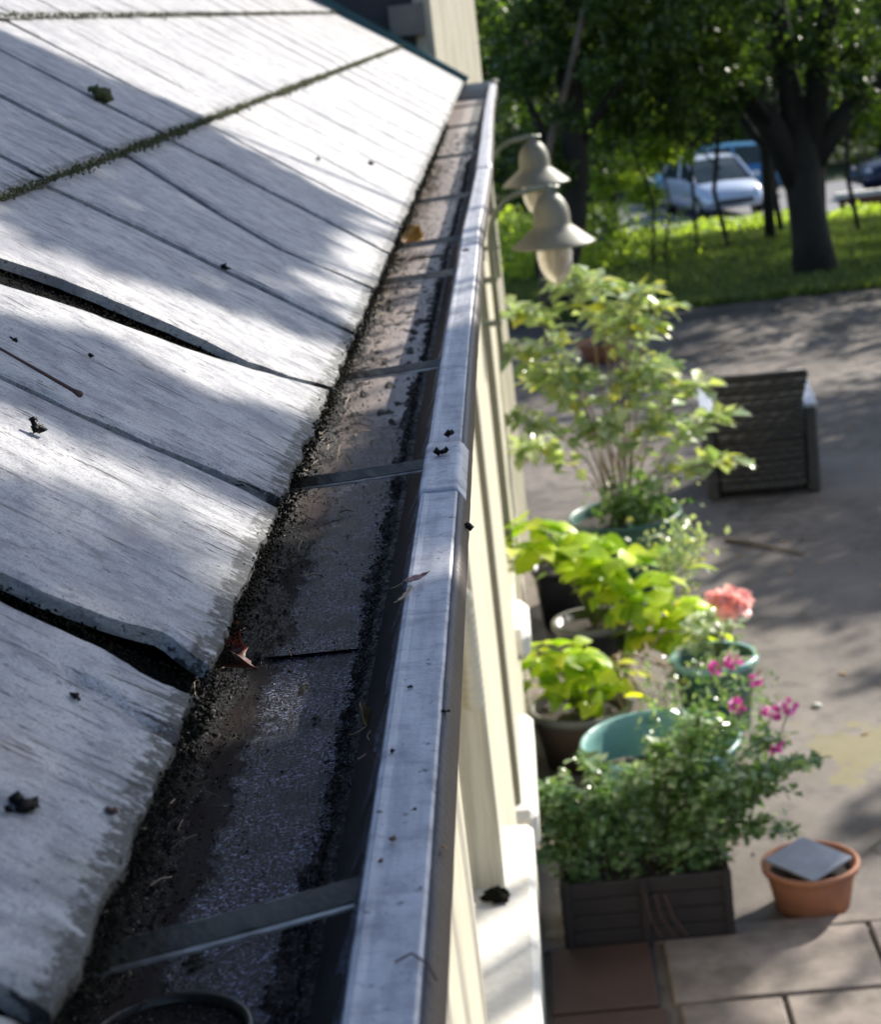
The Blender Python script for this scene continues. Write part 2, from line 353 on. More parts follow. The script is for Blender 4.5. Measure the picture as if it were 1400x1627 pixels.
M['f_tan'] = fallen('tan_leaf', (.58, .40, .25), (.40, .26, .15)); M['f_olive'] = fallen('olive_yellow_leaf', (.22, .17, .06), (.13, .09, .04))
M['f_pink'] = fallen('pinkish_seed_wing', (.34, .17, .14), (.18, .09, .08))
def glassmat():
    t = NT('frosted_lamp_glass')
    return t.pbr((.50, .44, .34), .22, 0, None, .5, None, Transmission_Weight=.45)
M['lampglass'] = glassmat()

# ------------------------------------------------------------ ground
def gz(y):
    return 0. if y < 17.5 else -(min(y, 49.) - 17.5)*.0895
ys = [-12, 0, 4, 17.5, 20, 25, 30, 35, 40, 45, 49, 60, 90, 160, 400]
def sheet(name, x0, x1, yy, dz, mat, nx=2, hole=None):
    xs = np.linspace(x0, x1, nx); V = [(x, y, gz(y)+dz) for y in yy for x in xs]
    F = [(j*nx+i, j*nx+i+1, (j+1)*nx+i+1, (j+1)*nx+i) for j in range(len(yy)-1) for i in range(nx-1)]
    return tag(obj(name, V, F, mat), kind='structure')
sheet('lawn', -200, 300, ys, -.012, M['grassland'])
sheet('driveway', -1.0, 14, [-10, 0, 5, 10, 17.45], 0., M['drive'])
sheet('road', -60, 120, [39.6, 44, 49, 54.5], -.004, M['road'])
# ragged leaf-strewn edge between the drive and the lawn
mb = MB()
V = []; F = []; n = 140
for i in range(n):
    x = -1+15*i/(n-1)
    w = .10+.12*noise.noise((x*2.3, 0, 0)); V += [(x, 17.3-w*1.4, .004), (x, 17.45, .05+.02*noise.noise((x*5, 2, 0))), (x, 17.75+w*2, .004)]
for i in range(n-1): F += [(i*3, (i+1)*3, (i+1)*3+1, i*3+1), (i*3+1, (i+1)*3+1, (i+1)*3+2, i*3+2)]
tag(obj('lawn_edge', V, F, M['kerb']), kind='structure')
# grass blades
gp = []
for k in range(84000):
    y = 17.5+22*random.random()**1.5; x = -1.2+(.205*y+1.4)*random.random()**.9*(1.08 if k % 4 else 2.3)
    gp.append((x, y, gz(y)-.012))
gp = np.array(gp); dirs = np.tile(np.array([[0., 0, 1.6]]), (len(gp), 1))
V, F = leafarr(gp, .14, 3, 5.5, 0, dirs)
tag(obj('grass', V, F, M['blade']), 'rough green grass on the lawn beyond the driveway under the trees', 'grass', kind='stuff')
P = []
for k in range(9000):
    x = random.uniform(-1.5, 7); y = 37.2+random.gauss(0, .8); hh = .16+.22*max(0, noise.noise((x*.9, 3, 0))+.3)+(.7 if x < 1.6 else 0)
    P.append((x, y, gz(y)+random.random()**1.2*hh))
for k in range(9000):
    x = random.gauss(.35, .8); y = random.uniform(25, 33); P.append((x, y, gz(y)+random.random()**1.3*(.9+.5*noise.noise((x*2, y, 0)))))
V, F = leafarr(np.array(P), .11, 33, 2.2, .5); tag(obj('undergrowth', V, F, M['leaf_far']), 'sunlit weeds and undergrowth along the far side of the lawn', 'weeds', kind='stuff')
# fallen leaf litter on drive
lp = np.array([(random.uniform(.5, 3.6), 6+11.3*random.random()**.7, .006) for _ in range(520)])
V, F = leafarr(lp, .045, 4, 1.6, 0); V[:, 2] = .004+np.abs(V[:, 2]-.006)*.25
tag(obj('leaf_litter', V, F, M['leaf_dry']), 'small dry leaves scattered over the worn driveway', 'leaf litter', kind='stuff')
# paving
pv = tag(empty('paving', (0, 0, 0)), kind='structure')
rows = [(5.05, 5.44), (4.62, 5.035), (4.15, 4.605), (3.7, 4.135)]
cols = [[-.13, .19, .235, .88, 1.5, 2.1], [-.13, .21, .25, .56, 1.2, 1.8], [-.13, .2, .24, .8, 1.4, 2.], [-.13, .2, .24, .6, 1.2, 1.8]]
slab0 = None
for (y0, y1), cc in zip(rows, cols):
    for i, (a, b) in enumerate(((cc[0], cc[1]), (cc[2], cc[3]-.012), (cc[3], cc[4]-.012), (cc[4], cc[5]))):
        m = MB(); z = .022+random.uniform(-.003, .003); m.box((a, y0, -.05), (b, y1, z), .006)
        o = m.build('paving_slab', M['pave_red'] if i == 0 else M['pave'], pv)
m = MB(); m.box((-.2, 5.455, -.04), (2.2, 5.52, .016), .006); m.build('edging_strip', M['pave'], pv)

# ------------------------------------------------------------ house: wall, roof of slates
house = tag(empty('house', (-.4, 4, 0)), 'cream painted house wall with a low roof of big weathered pale slates', 'house')
def hp(name, mb, mat, parent=house, smooth=False):
    o = mb.build(name, mat, parent, smooth); o.location = -Vector(house.location) if parent is house else o.location; return o
def hbox(name, a, b, mat, bev=.004):
    m = MB(); m.box(a, b, bev); return hp(name, m, mat)
for (y0, y1) in ((-1.5, 2.35), (3.35, 4.40), (5.0, 6.30), (7.75, 9.48)):
    hbox('wall_pier', (-.5, y0, 0), (-.15, y1, 2.47), M['cream'])
hbox('dwarf_wall', (-.48, 2.353, 0), (-.152, 3.347, 1.185), M['white'])
hbox('back_wall', (-5.2, -1.5, 0), (-.52, 9.4, 2.5), M['cream'])
hbox('door', (-.518, 4.402, .02), (-.40, 4.998, 2.2), M['cream']); hbox('window_panel', (-.518, 6.302, .76), (-.40, 7.748, 2.3), M['cream'])
hbox('window_panel', (-.518, 2.352, 1.275), (-.42, 3.348, 2.3), M['cream'])
hbox('dwarf_wall', (-.48, 6.303, 0), (-.152, 7.747, .67), M['cream'])
hbox('sill', (-.42, 1.3, 1.19), (-.092, 3.64, 1.27), M['white'], .012)
hbox('sill', (-.40, 4.93, .60), (-.108, 5.72, .72), M['white'], .02)
hbox('sill', (-.40, 6.42, .64), (-.100, 6.82, .76), M['white'], .03)
hbox('fascia', (-.275, -1.5, 2.30), (-.252, 9.42, 2.585), M['cream'])
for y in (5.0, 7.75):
    hbox('reveal_shade_board', (-.46, y-.006, .02), (-.153, y-.0005, 2.46), M['olive'], .001)  # added boards: shade of the reveals put in as olive colour
PITCH = R(34.8); eV = Vector((-math.cos(PITCH), 0, math.sin(PITCH))); eN = Vector((math.sin(PITCH), 0, math.cos(PITCH)))
T = .009; E0 = Vector((-.18, 0, 2.59)) - eN*2*T
roof = empty('roof'); roof.parent = house
r0 = E0-Vector(house.location)
roof.matrix_basis = Matrix(((0, eV.x, eN.x, r0.x), (1, eV.y, eN.y, r0.y), (0, eV.z, eN.z, r0.z), (0, 0, 0, 1)))
m = MB(); m.box((-1.5, .004, -.035), (9.38, 4.2, -.001)); m.build('roof_deck', M['deck'], roof)
EXPO = [0, .346, .675, 1.005, 1.34, 1.68, 2.02, 2.36, 2.70, 3.04, 3.38, 3.72]
J0 = [-1.5, -.83, -.48, -.13, .22, .567, .897, 1.25, 1.605, 1.95, 2.30, 2.65, 3.02, 3.36, 3.74, 4.1, 4.45, 4.82, 5.18, 5.55, 5.92, 6.3, 6.67, 7.02, 7.4, 7.77, 8.12, 8.5, 8.9, 9.36]
J1 = [-1.5, -.9, -.5, -.1, .35, .75, 1.1, 1.50, 1.92, 2.265, 2.625, 2.95, 3.25, 3.6, 3.95, 4.33, 4.7, 5.05, 5.4, 5.8, 6.15, 6.5, 6.9, 7.25, 7.6, 8., 8.4, 8.8, 9.36]
def slate(c, a, b, v0, v1, n, mx, gapl=None, gapr=None, seed=0, tilt=0):
    """one slate as its own mesh; local x along the eave, y up the slope, bottom edge ragged"""
    L = v1-v0
    V = []; F = []
    def side(t, v, which):
        g = gapl if which == 0 else gapr
        return 0 if g is None else np.interp(v, [q[0] for q in g], [q[1] for q in g])
    for s in (1, 0):
        for j in range(mx+1):
            tv = (j/mx)**1.4
            for i in range(n+1):
                tu = i/n
                v = L*tv
                x0 = a+.0024+side(0, v, 0); x1 = b-.0024+side(0, v, 1)
                e = .0034*noise.noise((v*34, seed*3.1, a*9)) + .0022*noise.noise((v*120, seed*3.1, 4)) + .0012*noise.noise((v*420, seed, 4))
                x = x0*(1-tu)+x1*tu + (e if i in (0, n) else 0)*(1 if i == 0 else -1)
                rag = .0040*noise.noise((x*24, seed*1.7, 0)) + .0022*noise.noise((x*150, seed, 3)) + .0012*noise.noise((x*390, seed, 5))
                yy = v + rag*max(0, 1-tv*8)
                z = T*(1-tv)*1.0*(v1-v0)/.4 + T*s
                if s: 
                    z += .0012*noise.noise((x*7, v*5, seed)) + .0009*noise.noise((x*60, v*12, seed)) - (.0025 if i in (0, n) else 0)*1. - (.003 if j == 0 else 0)
                    z += tilt*(tu-.5)
                    if c == 0 and a < .6 < b:                      # flaked hollow beside the broken corner
                        gx = x-(.822+.3*v); z -= .006*math.exp(-(gx/.006)**2)*(1 if v < .055 else math.exp(-((v-.055)/.01)**2))
                V.append((x-a, yy, z))
    N = (n+1)*(mx+1)
    for j in range(mx):
        for i in range(n):
            q = j*(n+1)+i; F.append((q, q+1, q+n+2, q+n+1)); F.append((N+q, N+q+n+1, N+q+n+2, N+q+1))
    for i in range(n):
        F.append((i, N+i, N+i+1, i+1)); q = mx*(n+1)+i; F.append((q, q+1, N+q+1, N+q))
    for j in range(mx):
        q = j*(n+1); F.append((q, q+n+1, N+q+n+1, N+q)); q += n; F.append((q, N+q, N+q+n+1, q+n+1))
    o = obj('slate', V, F, M['slate'], roof); o.location = (a, v0, 0)
    return o
GL = {.897: [(0, .020), (.03, .036), (.05, .026), (.085, .012), (.2, .010), (.4, .012)], 1.605: [(0, .074), (.03, .040), (.073, .009), (.133, .002), (.19, -.019), (.245, -.038), (.293, -.072), (.42, -.13)],
      1.25: [(0, .02), (.03, .014), (.15, -.012), (.25, -.02), (.4, -.02)], .567: [(0, .002), (.4, 0)], 2.30: [(0, 0), (.12, -.055), (.2, -.03), (.35, .05)], 1.95: [(0, .02), (.2, 0.), (.4, -.03)]}
GR = {.897: [(0, -.012), (.03, -.012), (.05, -.006), (.11, -.010), (.4, -.016)], 1.605: [(0, .070), (.03, .036), (.073, -.002), (.126, -.041), (.18, -.071), (.228, -.104), (.273, -.140), (.42, -.20)],
      1.25: [(0, .004), (.03, .008), (.15, -.014), (.25, -.022), (.4, -.022)], .567: [(0, -.003), (.4, -.008)], 2.30: [(0, -.002), (.12, -.058), (.2, -.033), (.35, .048)], 1.95: [(0, .018), (.2, -.002), (.4, -.032)]}
for c in range(11):
    J = [J0, J1][c % 2] if c < 2 else [j + (.0 if j in (-1.5, 9.36) else random.uniform(-.02, .02)) for j in [J0, J1][c % 2]]
    for a, b in zip(J[:-1], J[1:]):
        near = c == 0 and b < 3.2 and a > .1
        nn, mm = (46, 44) if near else ((24, 20) if (c < 3 and a < 5) else (8, 6))
        slate(c, a, b, EXPO[c], EXPO[c+1]+.07, nn, mm, GL.get(a) if c == 0 else None, GR.get(b) if c == 0 else None, random.random()*90, random.uniform(-.0050, -.0026)*(1 if a < 2.7 else .55))
# moss and grime along the laps and in the open joints
def roofpt(u, v, h): return (u, v, h)
P = []; S = []
for k in range(15000):
    u = random.uniform(1.7, 9.3); v = EXPO[1] if random.random() < .75 else EXPO[2]
    dens = min(1.1, max(0, noise.noise((u*3, v*9, 0))*.7+noise.noise((u*11, v*9, 0))*.6+.45))
    if random.random() > dens+.25: continue
    P.append(roofpt(u, v-.002+random.gauss(0, .0012+.0042*dens)-.005*dens, T*2.0+random.uniform(-.001, .004)+.0015)); S.append(random.uniform(.0007, .0022)*(1+.14*u))
V, F = crumbs(np.array(P), np.array(S), 2, .8, .3); tag(obj('moss', V, F, M['moss'], roof), kind='stuff')
P = []; S = []
for k in range(16000):
    u = .3+random.random()**1.7*5.5
    P.append(roofpt(u, random.gauss(-.003, .004), T*random.uniform(.3, 2.1))); S.append(random.uniform(.0004, .0015)*(1+.2*u))
for k in range(2600):   # grime inside the two broad joints
    s = random.random()
    if s < .5: v = random.uniform(0, .3); u = .905+random.gauss(0, .008)
    else: v = random.uniform(.05, .33); u = np.interp(v, [.07, .3], [1.60, 1.485])+random.gauss(0, .012)
    P.append(roofpt(u, v, T*.7+random.uniform(0, .004))); S.append(random.uniform(.0005, .0016))
V, F = crumbs(np.array(P), np.array(S), 3, .8, .5); tag(obj('grime', V, F, M['mossdark'], roof), kind='stuff')
# lead verge and dark wing beyond the far end
m = MB(); m.box((9.385, -.01, -.03), (9.425, 3.9, .045)); m.build('verge_flashing', M['teal_lead'], roof)
m = MB(); q = [(-.308, 9.46), (-.100, 9.90), (-.150, 9.98), (-.40, 9.62)]
m.add([(x, y, z) for z in (0, 4.4) for x, y in q], [(3, 2, 1, 0), (4, 5, 6, 7)]+[(i, (i+1) % 4, (i+1) % 4+4, i+4) for i in range(4)]); hp('corner_board', m, M['cream'])
hbox('dark_wall', (-5.2, 9.64, 0), (-.315, 10.6, 5.2), M['darkwall'])
hbox('wing_wall', (-.310, 10.0, 0), (-.115, 10.6, 4.4), M['cream'])
hbox('soffit_board', (-.52, 9.52, 2.83), (-.315, 9.635, 2.98), M['greyboard'])
# ribbed vent cowl on the reveal by the first window
m = MB(); prof = []
for k in range(12): prof += [(.021, k*.0165), (.0215, k*.0165+.006), (.018, k*.0165+.011)]
prof += [(.019, .20), (.021, .205), (.019, .222), (.010, .232), (.001, .234)]
m.lathe(prof, 16, (-.168, 3.318, 1.655), True, True); hp('ribbed_vent', m, M['cream'], house, True)

# ------------------------------------------------------------ gutter
gut = tag(empty('gutter', (-.15, 4.5, 2.5)), 'grey metal gutter full of black sludge under the slate edge', 'gutter')
gut0 = -Vector(gut.location)
def gb(name, V, F, mat, smooth=False, kind=None):
    o = obj(name, V, F, mat, gut, smooth); o.location = gut0
    if kind: o['kind'] = kind
    return o
def wob(y):
    return (np.interp(y, [0, 3.1, 3.5, 4.3, 6, 8, 9.4], [0, 0, .006, .015, .014, .022, .03]) + .0010*math.sin(y*2.3+1)*min(1, y/2),
            .0022*math.sin(y*1.7)*min(1, y/3)-.0009*math.sin(y*5.1))
YS = [0.25+9.13*(i/260)**1.5 for i in range(261)]
def extrude(prof, y0=.25, y1=9.4, closed=True, wl=None, name='x', mat=None, smooth=True):
    yy = [y for y in YS if y0 < y < y1]; yy = [y0]+yy+[y1]; V = []; F = []; n = len(prof)
    for y in yy:
        dx, dz = wob(y)
        for k, (x, z) in enumerate(prof):
            w = 1 if wl is None else wl[k]
            V.append((x+dx*w+.0004*noise.noise((y*30, k, 0)), y, z+dz*w))
    r = n if closed else n-1
    for j in range(len(yy)-1):
        for k in range(r): F.append((j*n+k, (j+1)*n+k, (j+1)*n+(k+1) % n, j*n+(k+1) % n))
    if closed: F += [tuple(range(n)), tuple(range((len(yy)-1)*n+n-1, (len(yy)-1)*n-1, -1))]
    return gb(name, V, F, mat, smooth)
extrude([(-.247, 2.575), (-.245, 2.506), (-.240, 2.5), (-.2, 2.499), (-.16, 2.4992), (-.125, 2.5), (-.120, 2.504), (-.092, 2.556), (-.0905, 2.553), (-.118, 2.500), (-.124, 2.496), (-.245, 2.495), (-.2495, 2.50), (-.2505, 2.575)],
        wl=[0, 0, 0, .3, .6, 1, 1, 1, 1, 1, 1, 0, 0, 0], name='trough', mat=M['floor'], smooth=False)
lipprof = [(-.0925, 2.551), (-.0908, 2.5600), (-.0893, 2.5628), (-.0868, 2.5636), (-.0830, 2.5630), (-.0670, 2.5630), (-.0638, 2.5630), (-.0612, 2.5600), (-.0580, 2.554), (-.0565, 2.548), (-.057, 2.538), (-.061, 2.529), (-.070, 2.522), (-.084, 2.512), (-.0905, 2.5535)]
lo = extrude(lipprof, name='lip', mat=M['lip'], smooth=False)
extrude([(-.1215, 2.5026), (-.0925, 2.5548), (-.0918, 2.5545), (-.1205, 2.5020)], name='inner_wall', mat=M['inwall'], smooth=False)
# darker stained outer face, a skin 0.6 mm proud of the curl
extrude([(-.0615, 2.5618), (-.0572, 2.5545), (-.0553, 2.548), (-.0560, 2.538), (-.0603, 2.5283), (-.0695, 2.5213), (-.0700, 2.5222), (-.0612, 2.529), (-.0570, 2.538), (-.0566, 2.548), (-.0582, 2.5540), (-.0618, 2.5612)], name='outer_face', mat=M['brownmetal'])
# joint clip on the lip
def lipclip(y0, y1, off=.0011):
    n = len(lipprof); cx = -.075; cz = 2.55
    pr = [(x+(x-cx)/.018*off, z+(off if z > 2.55 else 0)) for x, z in lipprof[:9]] + [(-.0575, 2.548), (-.062, 2.556), (-.075, 2.558), (-.088, 2.557)]
    return extrude(pr, y0, y1, name='joint_clip', mat=M['lip'])
lipclip(1.352, 1.515); lipclip(4.30, 4.46)
# end cap with its ball corner
m = MB(); m.box((-.235, 9.401, 2.49), (-.028, 9.412, 2.575), .002); m.lathe([(.001, -.012), (.012, -.008), (.0165, 0), (.012, .009), (.001, .012)], 12, (-.034, 9.404, 2.572))
gb('end_cap', m.V, m.F, M['coping'])
# floor seam sheets: overlapped lengths of trough
for y0, y1 in ((.26, 1.062), (1.19, 1.9), (3.3, 4.2)):
    V = []; F = []; n = 26
    for j in range(60):
        y = y0+(y1-y0)*j/59
        for i in range(n):
            x = -.232+.106*i/(n-1)
            yy = y + (.010*math.sin(math.pi*i/(n-1)) if j == 59 else 0)
            V.append((x, yy, 2.5018+(.0006 if j < 58 else -.0012)+.0002*noise.noise((x*90, y*90, 0))))
    for j in range(59):
        for i in range(n-1): q = j*n+i; F.append((q, q+1, q+n+1, q+n))
    gb('floor_seam', V, F, M['floor'], True)
# outlet ring
m = MB(); m.lathe([(.0365, -.002), (.0365, .003), (.0345, .0042), (.0325, .003), (.032, -.002)], 48, (-.178, .700, 2.5026)); gb('outlet_ring', m.V, m.F, M['strap'], True)
m = MB(); m.lathe([(.0322, .0), (.0001, 0.0003)], 40, (-.178, .700, 2.5030)); gb('outlet_hole', m.V, m.F, M['sludge'])
# straps
for k, (y, xl) in enumerate(((.722, -.240), (1.487, -.243), (1.945, -.243), (2.664, -.243), (3.079, -.243), (3.829, -.243), (4.994, -.24), (6.325, -.24), (7.672, -.24), (8.7, -.24))):
    dx = wob(y)[0]; s = empty('strap', (-.165, y, 2.55)); s.parent = gut; s.location = Vector((-.165, y, 2.55))+gut0
    yl = y-(.036 if k == 0 else .0); N = 22
    def strip(dy0, dz0, dy1, dz1, nm, mt):
        V = []; F = []
        for i in range(N+1):
            t = i/N; x = xl+(-.090+dx-xl)*t; z = 2.5495-(.004*(1-t) if k == 0 else 0)+.0055*t - .004*math.sin(math.pi*t)*.3
            j = .0004*noise.noise((t*40, k, 1)) + (.0009*noise.noise((t*14, k, 7)))
            yb = yl+(y-yl)*t
            for a, b in ((dy0, dz0), (dy0, dz0+.0012), (dy1, dz1+.0012+j), (dy1, dz1+j)): V.append((x+.165, yb-y+a, z-2.55+b))
        for i in range(N):
            for q in range(4): F.append((i*4+q, i*4+(q+1) % 4, (i+1)*4+(q+1) % 4, (i+1)*4+q))
        F += [(3, 2, 1, 0), (N*4, N*4+1, N*4+2, N*4+3)]
        return obj(nm, V, F, mt, s)
    strip(.0055, .0008, -.0050, -.0045, 'strap_web', M['strap'])
    strip(-.0050, -.0052, -.0076, -.0058, 'strap_edge', M['strap_edge'])
    strip(.0065, .0006, .0056, .0009, 'strap_edge', M['strap_edge'])
# sludge banks as a heightfield
nx, ny = 74, 1700
V = np.zeros((nx*ny, 3)); q = 0
for j in range(ny):
    y = .30+(6.5*(j/(ny-1))**1.5)
    big = noise.noise((3, y*2.2, 0)); far = min(1, max(0, (3.4-y)/1.8))
    wl = (.034+.020*noise.noise((1, y*4.2, 0))+.016*noise.noise((1, y*17, 0))+.006*noise.noise((1, y*60, 0))) * (.45+.55*far)
    if 1.04 < y < 1.18: wl *= .75
    wl += .02*math.exp(-((y-1.48)/.05)**2) + .035*math.exp(-((y-1.25)/.05)**2)
    wr = (.012+.010*noise.noise((9, y*3.4, 0))+.010*noise.noise((9, y*15, 0))+.007*noise.noise((9, y*50, 0)))*(.3+.7*far)
    wr += .012*math.exp(-((y-.72)/.12)**2) + .010*math.exp(-((y-1.31)/.03)**2) + .006*math.exp(-((y-2.0)/.18)**2)
    dx = wob(y)[0]
    for i in range(nx):
        x = -.243+.127*i/(nx-1)
        dl = x+.237; dr = (-.121)-x
        n1 = noise.noise((x*240, y*240, 0))*.0026+noise.noise((x*560, y*560, 4))*.0022
        h = max(1-dl/max(wl, .001), -1)*.015*1.0 if dl < wl*1.3 else -.004
        h2 = (1-dr/max(wr, .001))*.010 if dr < wr*1.3 else -.004
        isl = (noise.noise((x*70, y*28, 8))-.53)*.011
        hh = max(min(h, .016), min(h2, .010), isl)
        V[q] = (x+dx*min(1, max(0, (x+.2)/.08)), y, 2.5012+hh+n1*(1 if hh > -.001 else .2)); q += 1
I = np.arange((ny-1)*nx).reshape(ny-1, nx)[:, :-1].ravel()
gb('sludge', V, np.stack([I, I+1, I+nx+1, I+nx], 1), M['sludge'], True, 'stuff')
# crumbs and grit on the banks
P = []; S = []; P2 = []; S2 = []
for k in range(30000):
    y = .35+random.random()**1.5*5;  
    if random.random() < .72: x = -.236+abs(random.gauss(0, .022)); z = 2.502+max(0, .014-(x+.236)*.45)
    else: x = -.123-abs(random.gauss(0, .007)); z = 2.502+max(0, .009+(x+.123)*.8)
    if random.random() < .06: x = random.uniform(-.23, -.125); z = 2.5025
    dx = wob(y)[0]*min(1, max(0, (x+.2)/.08))
    (P if random.random() < .86 else P2).append((x+dx, y, z+random.uniform(0, .002)))
    (S if len(S) < len(P) else S2).append(random.uniform(.0003, .00115)*(1+.35*y))
V, F = crumbs(np.array(P), np.array(S), 5, .6, .5); gb('crumbs', V, F, M['crumb'], False, 'stuff')
V, F = crumbs(np.array(P2), np.array(S2)*.75, 6, .6, .4); gb('grit', V, F, M['glint'], False, 'stuff')
# dry needles and stalks caught along the slate edge
m = MB()
for k in range(420):
    y = .45+random.random()**1.4*4.6; x = -.205+random.gauss(0, .014); z = 2.518+random.uniform(0, .03) if x < -.185 else 2.506; a = random.uniform(0, 6.3); L = random.uniform(.006, .022)*(1+.12*y)
    d = Vector((math.cos(a), math.sin(a), random.uniform(-.4, .6)))*L; c = Vector((x, y, z))
    m.tube([c-d*.5, c+Vector((0, 0, L*.08)), c+d*.5], [.0004*(1+.3*y)]*3, 4)
gb('needles', m.V, m.F, M['stem'], False, 'stuff')

# ------------------------------------------------------------ small debris things
def leafthing(name, label, cat, loc, size, mat, rot, curl=.5, wide=.55, stalk=True, group=None):
    t = tag(empty(name, loc), label, cat, group); t.rotation_euler = rot
    n = 12; V = []; F = []
    for i in range(n+1):
        s = i/n; w = wide*.5*math.sin(math.pi*min(1, s*1.02)**.8)*(1+.10*math.sin(s*37)) + .01
        for j in range(5):
            q = (j-2)/2; V.append((size*(s-.5), size*w*q, size*(curl*(q*q)*.3*w*2+curl*.35*(s-.5)**2*2+.02*math.sin(s*20+j))))
    for i in range(n):
        for j in range(4): F.append((i*5+j, i*5+j+1, (i+1)*5+j+1, (i+1)*5+j))
    o = obj('blade', V, F, mat, t, True)
    so_ = o.modifiers.new('s', 'SOLIDIFY'); so_.thickness = .0004
    if stalk:
        m = MB(); m.tube([(-size*.5, 0, size*curl*.15), (-size*.75, size*.04, 0), (-size*.95, size*.1, -size*.02)], size*.016, 5); m.build('stalk', M['stem'], t)
    return t
leafthing('fallen_leaf', 'golden yellow fallen leaf caught at the slate edge in the gutter', 'leaf', (-.188, 3.30, 2.535), .062, M['f_yellow'], (R(35), R(-20), R(60)), 1.2, .8)
leafthing('fallen_leaf', 'curled rust brown leaf below the open slate joint in the gutter', 'leaf', (-.214, 1.094, 2.538), .038, M['f_red'], (R(70), R(20), R(75)), 2.6, .9)
leafthing('fallen_leaf', 'pale tan leaf scrap standing upright against the slate edge', 'leaf', (-.199, 1.235, 2.556), .020, M['f_tan'], (R(60), R(70), R(70)), .8, .5, False)
leafthing('fallen_leaf', 'small pale leaf scrap above the curled rust brown leaf', 'leaf', (-.206, 1.098, 2.556), .013, M['f_tan'], (R(40), R(10), R(-40)), .5, .4, False)
leafthing('fallen_leaf', 'olive yellow leaf lying against the inner gutter wall', 'leaf', (-.1125, 1.0, 2.519), .032, M['f_olive'], (R(50), R(10), R(80)), 1., .75)
leafthing('fallen_leaf', 'long brown rotten leaf on the inner gutter wall below the olive one', 'leaf', (-.1065, .955, 2.528), .034, M['f_olive'], (R(62), R(0), R(86)), .6, .25)
leafthing('seed_wing', 'reddish brown seed wing lying across the gutter lip', 'seed', (-.083, 1.115, 2.5685), .018, M['f_pink'], (R(10), R(-10), R(20)), .6, .35)
leafthing('seed_wing', 'pale pinkish seed wing hanging over the inner lip edge', 'seed', (-.0895, 1.09, 2.5655), .016, M['f_tan'], (R(20), R(25), R(215)), .6, .4, False)
leafthing('seed_wing', 'tiny pale seed wing stuck on the outer lip curl', 'seed', (-.0575, .74, 2.560), .006, M['f_tan'], (R(20), R(40), R(80)), .6, .4, False)
def rp(u, v, h=0): return E0 + Vector((0, 1, 0))*u + eV*v + eN*(2*T+h)
def bitthing(loc, size, label, seed, name='debris_bit', cat='debris', mat='crumb', n=9, stretch=(1, 1, .7), group=None, rot=0):
    r = np.random.default_rng(seed); P = r.normal(size=(n, 3))*size*.17*np.array(stretch); P[:, 2] = np.abs(P[:, 2])
    V, F = crumbs(P, np.full(n, size*.36)*r.uniform(.6, 1.2, n), seed, .7, .35)
    o = obj(name, V, F, M[mat]); o.location = loc; o.rotation_euler = (0, PITCH if rot == 0 else 0, 0) if rot != 9 else (0, 0, 0); tag(o, label, cat, group); return o
bitthing(rp(2.624, .449, .004), .030, 'green and dark moss tuft on the upper slate course', 21, 'moss_tuft', 'moss', 'moss', 40, (1, 1.3, .5))
bitthing(rp(1.94, .151), .011, 'single dark speck on the long slate with fine cracks', 22)
bitthing(rp(1.147, .159), .013, 'biggest black debris bit on the slate below the twig', 23, stretch=(1, 1.3, .7))
bitthing(rp(1.369, .173), .006, 'tiny black speck on the slate beside the twig end', 24)
bitthing(rp(1.307, .219), .006, 'tiny black speck above the twig near the photo edge', 25)
bitthing(rp(.692, .047), .014, 'long black crumb on the lowest blue grey slate', 26, stretch=(.9, 1.5, .5))
bitthing(rp(.72, .014, .001), .006, 'reddish crumb close to the lowest slate edge', 27, mat='twig')
bitthing(rp(.809, .052), .005, 'small dark crumb on the slate below the broken joint', 28)
bitthing(rp(3.633, .101), .014, 'dark crumb on the bright far slates nearest the gutter', 29)
bitthing(rp(3.255, .177), .010, 'small dark crumb on the bright far slates higher up', 30)
bitthing((-.072, 1.53, 2.5665), .010, 'curled dark brown scrap on the gutter lip joint', 31, stretch=(1.2, .6, .8), rot=9)
bitthing((-.079, 1.468, 2.5665), .012, 'black sludge smear on the gutter lip beside the second strap', 32, stretch=(1.6, .5, .35), rot=9)
bitthing((-.0555, 1.285, 2.552), .009, 'black lump stuck on the outer gutter edge', 33, rot=9)
bitthing((-.0795, .93, 2.5655), .004, 'small black fleck near the inner edge of the lip', 34, stretch=(1.5, .5, .3), rot=9)
bitthing((-.061, .897, 2.5625), .0045, 'black fleck near the outer edge of the lip', 35, stretch=(1.5, .5, .3), rot=9)
bitthing((-.0838, .842, 2.5655), .004, 'soft brown black fleck on the inner lip edge', 36, rot=9)
bitthing((-.0705, .770, 2.566), .0032, 'round black speck in the middle of the lip', 37, stretch=(.7, .7, .5), rot=9)
bitthing((-.079, .742, 2.5655), .0045, 'brown crumb on the lip above the nearest strap', 38, mat='twig', rot=9)
bitthing((-.0825, .722, 2.565), .0032, 'reddish black speck on the lip at the nearest strap end', 39, mat='twig', rot=9)
bitthing((-.077, 2.78, 2.567), .012, 'dark fleck on the shaded lip by the fourth strap', 40, stretch=(1.6, .6, .4), rot=9)
m = MB(); m.tube([(-.072, .633, 2.5655), (-.066, .637, 2.5665), (-.060, .632, 2.564), (-.057, .628, 2.559)], .0005, 6); tag(m.build('grass_stalk', M['twig']), 'thin brown stalk bent over the nearest part of the lip', 'stalk')
m = MB(); a = rp(1.2455, .155, .005); b = rp(1.262, .245, .0035)
m.tube([a-(b-a)*.02, a, a+(b-a)*.06, a+(b-a)*.5, b], [.0016, .0026, .0015, .0011, .0009], 8); tag(m.build('twig', M['twig'], None, True), 'thin reddish brown twig with a blunt end lying on the slates', 'twig')
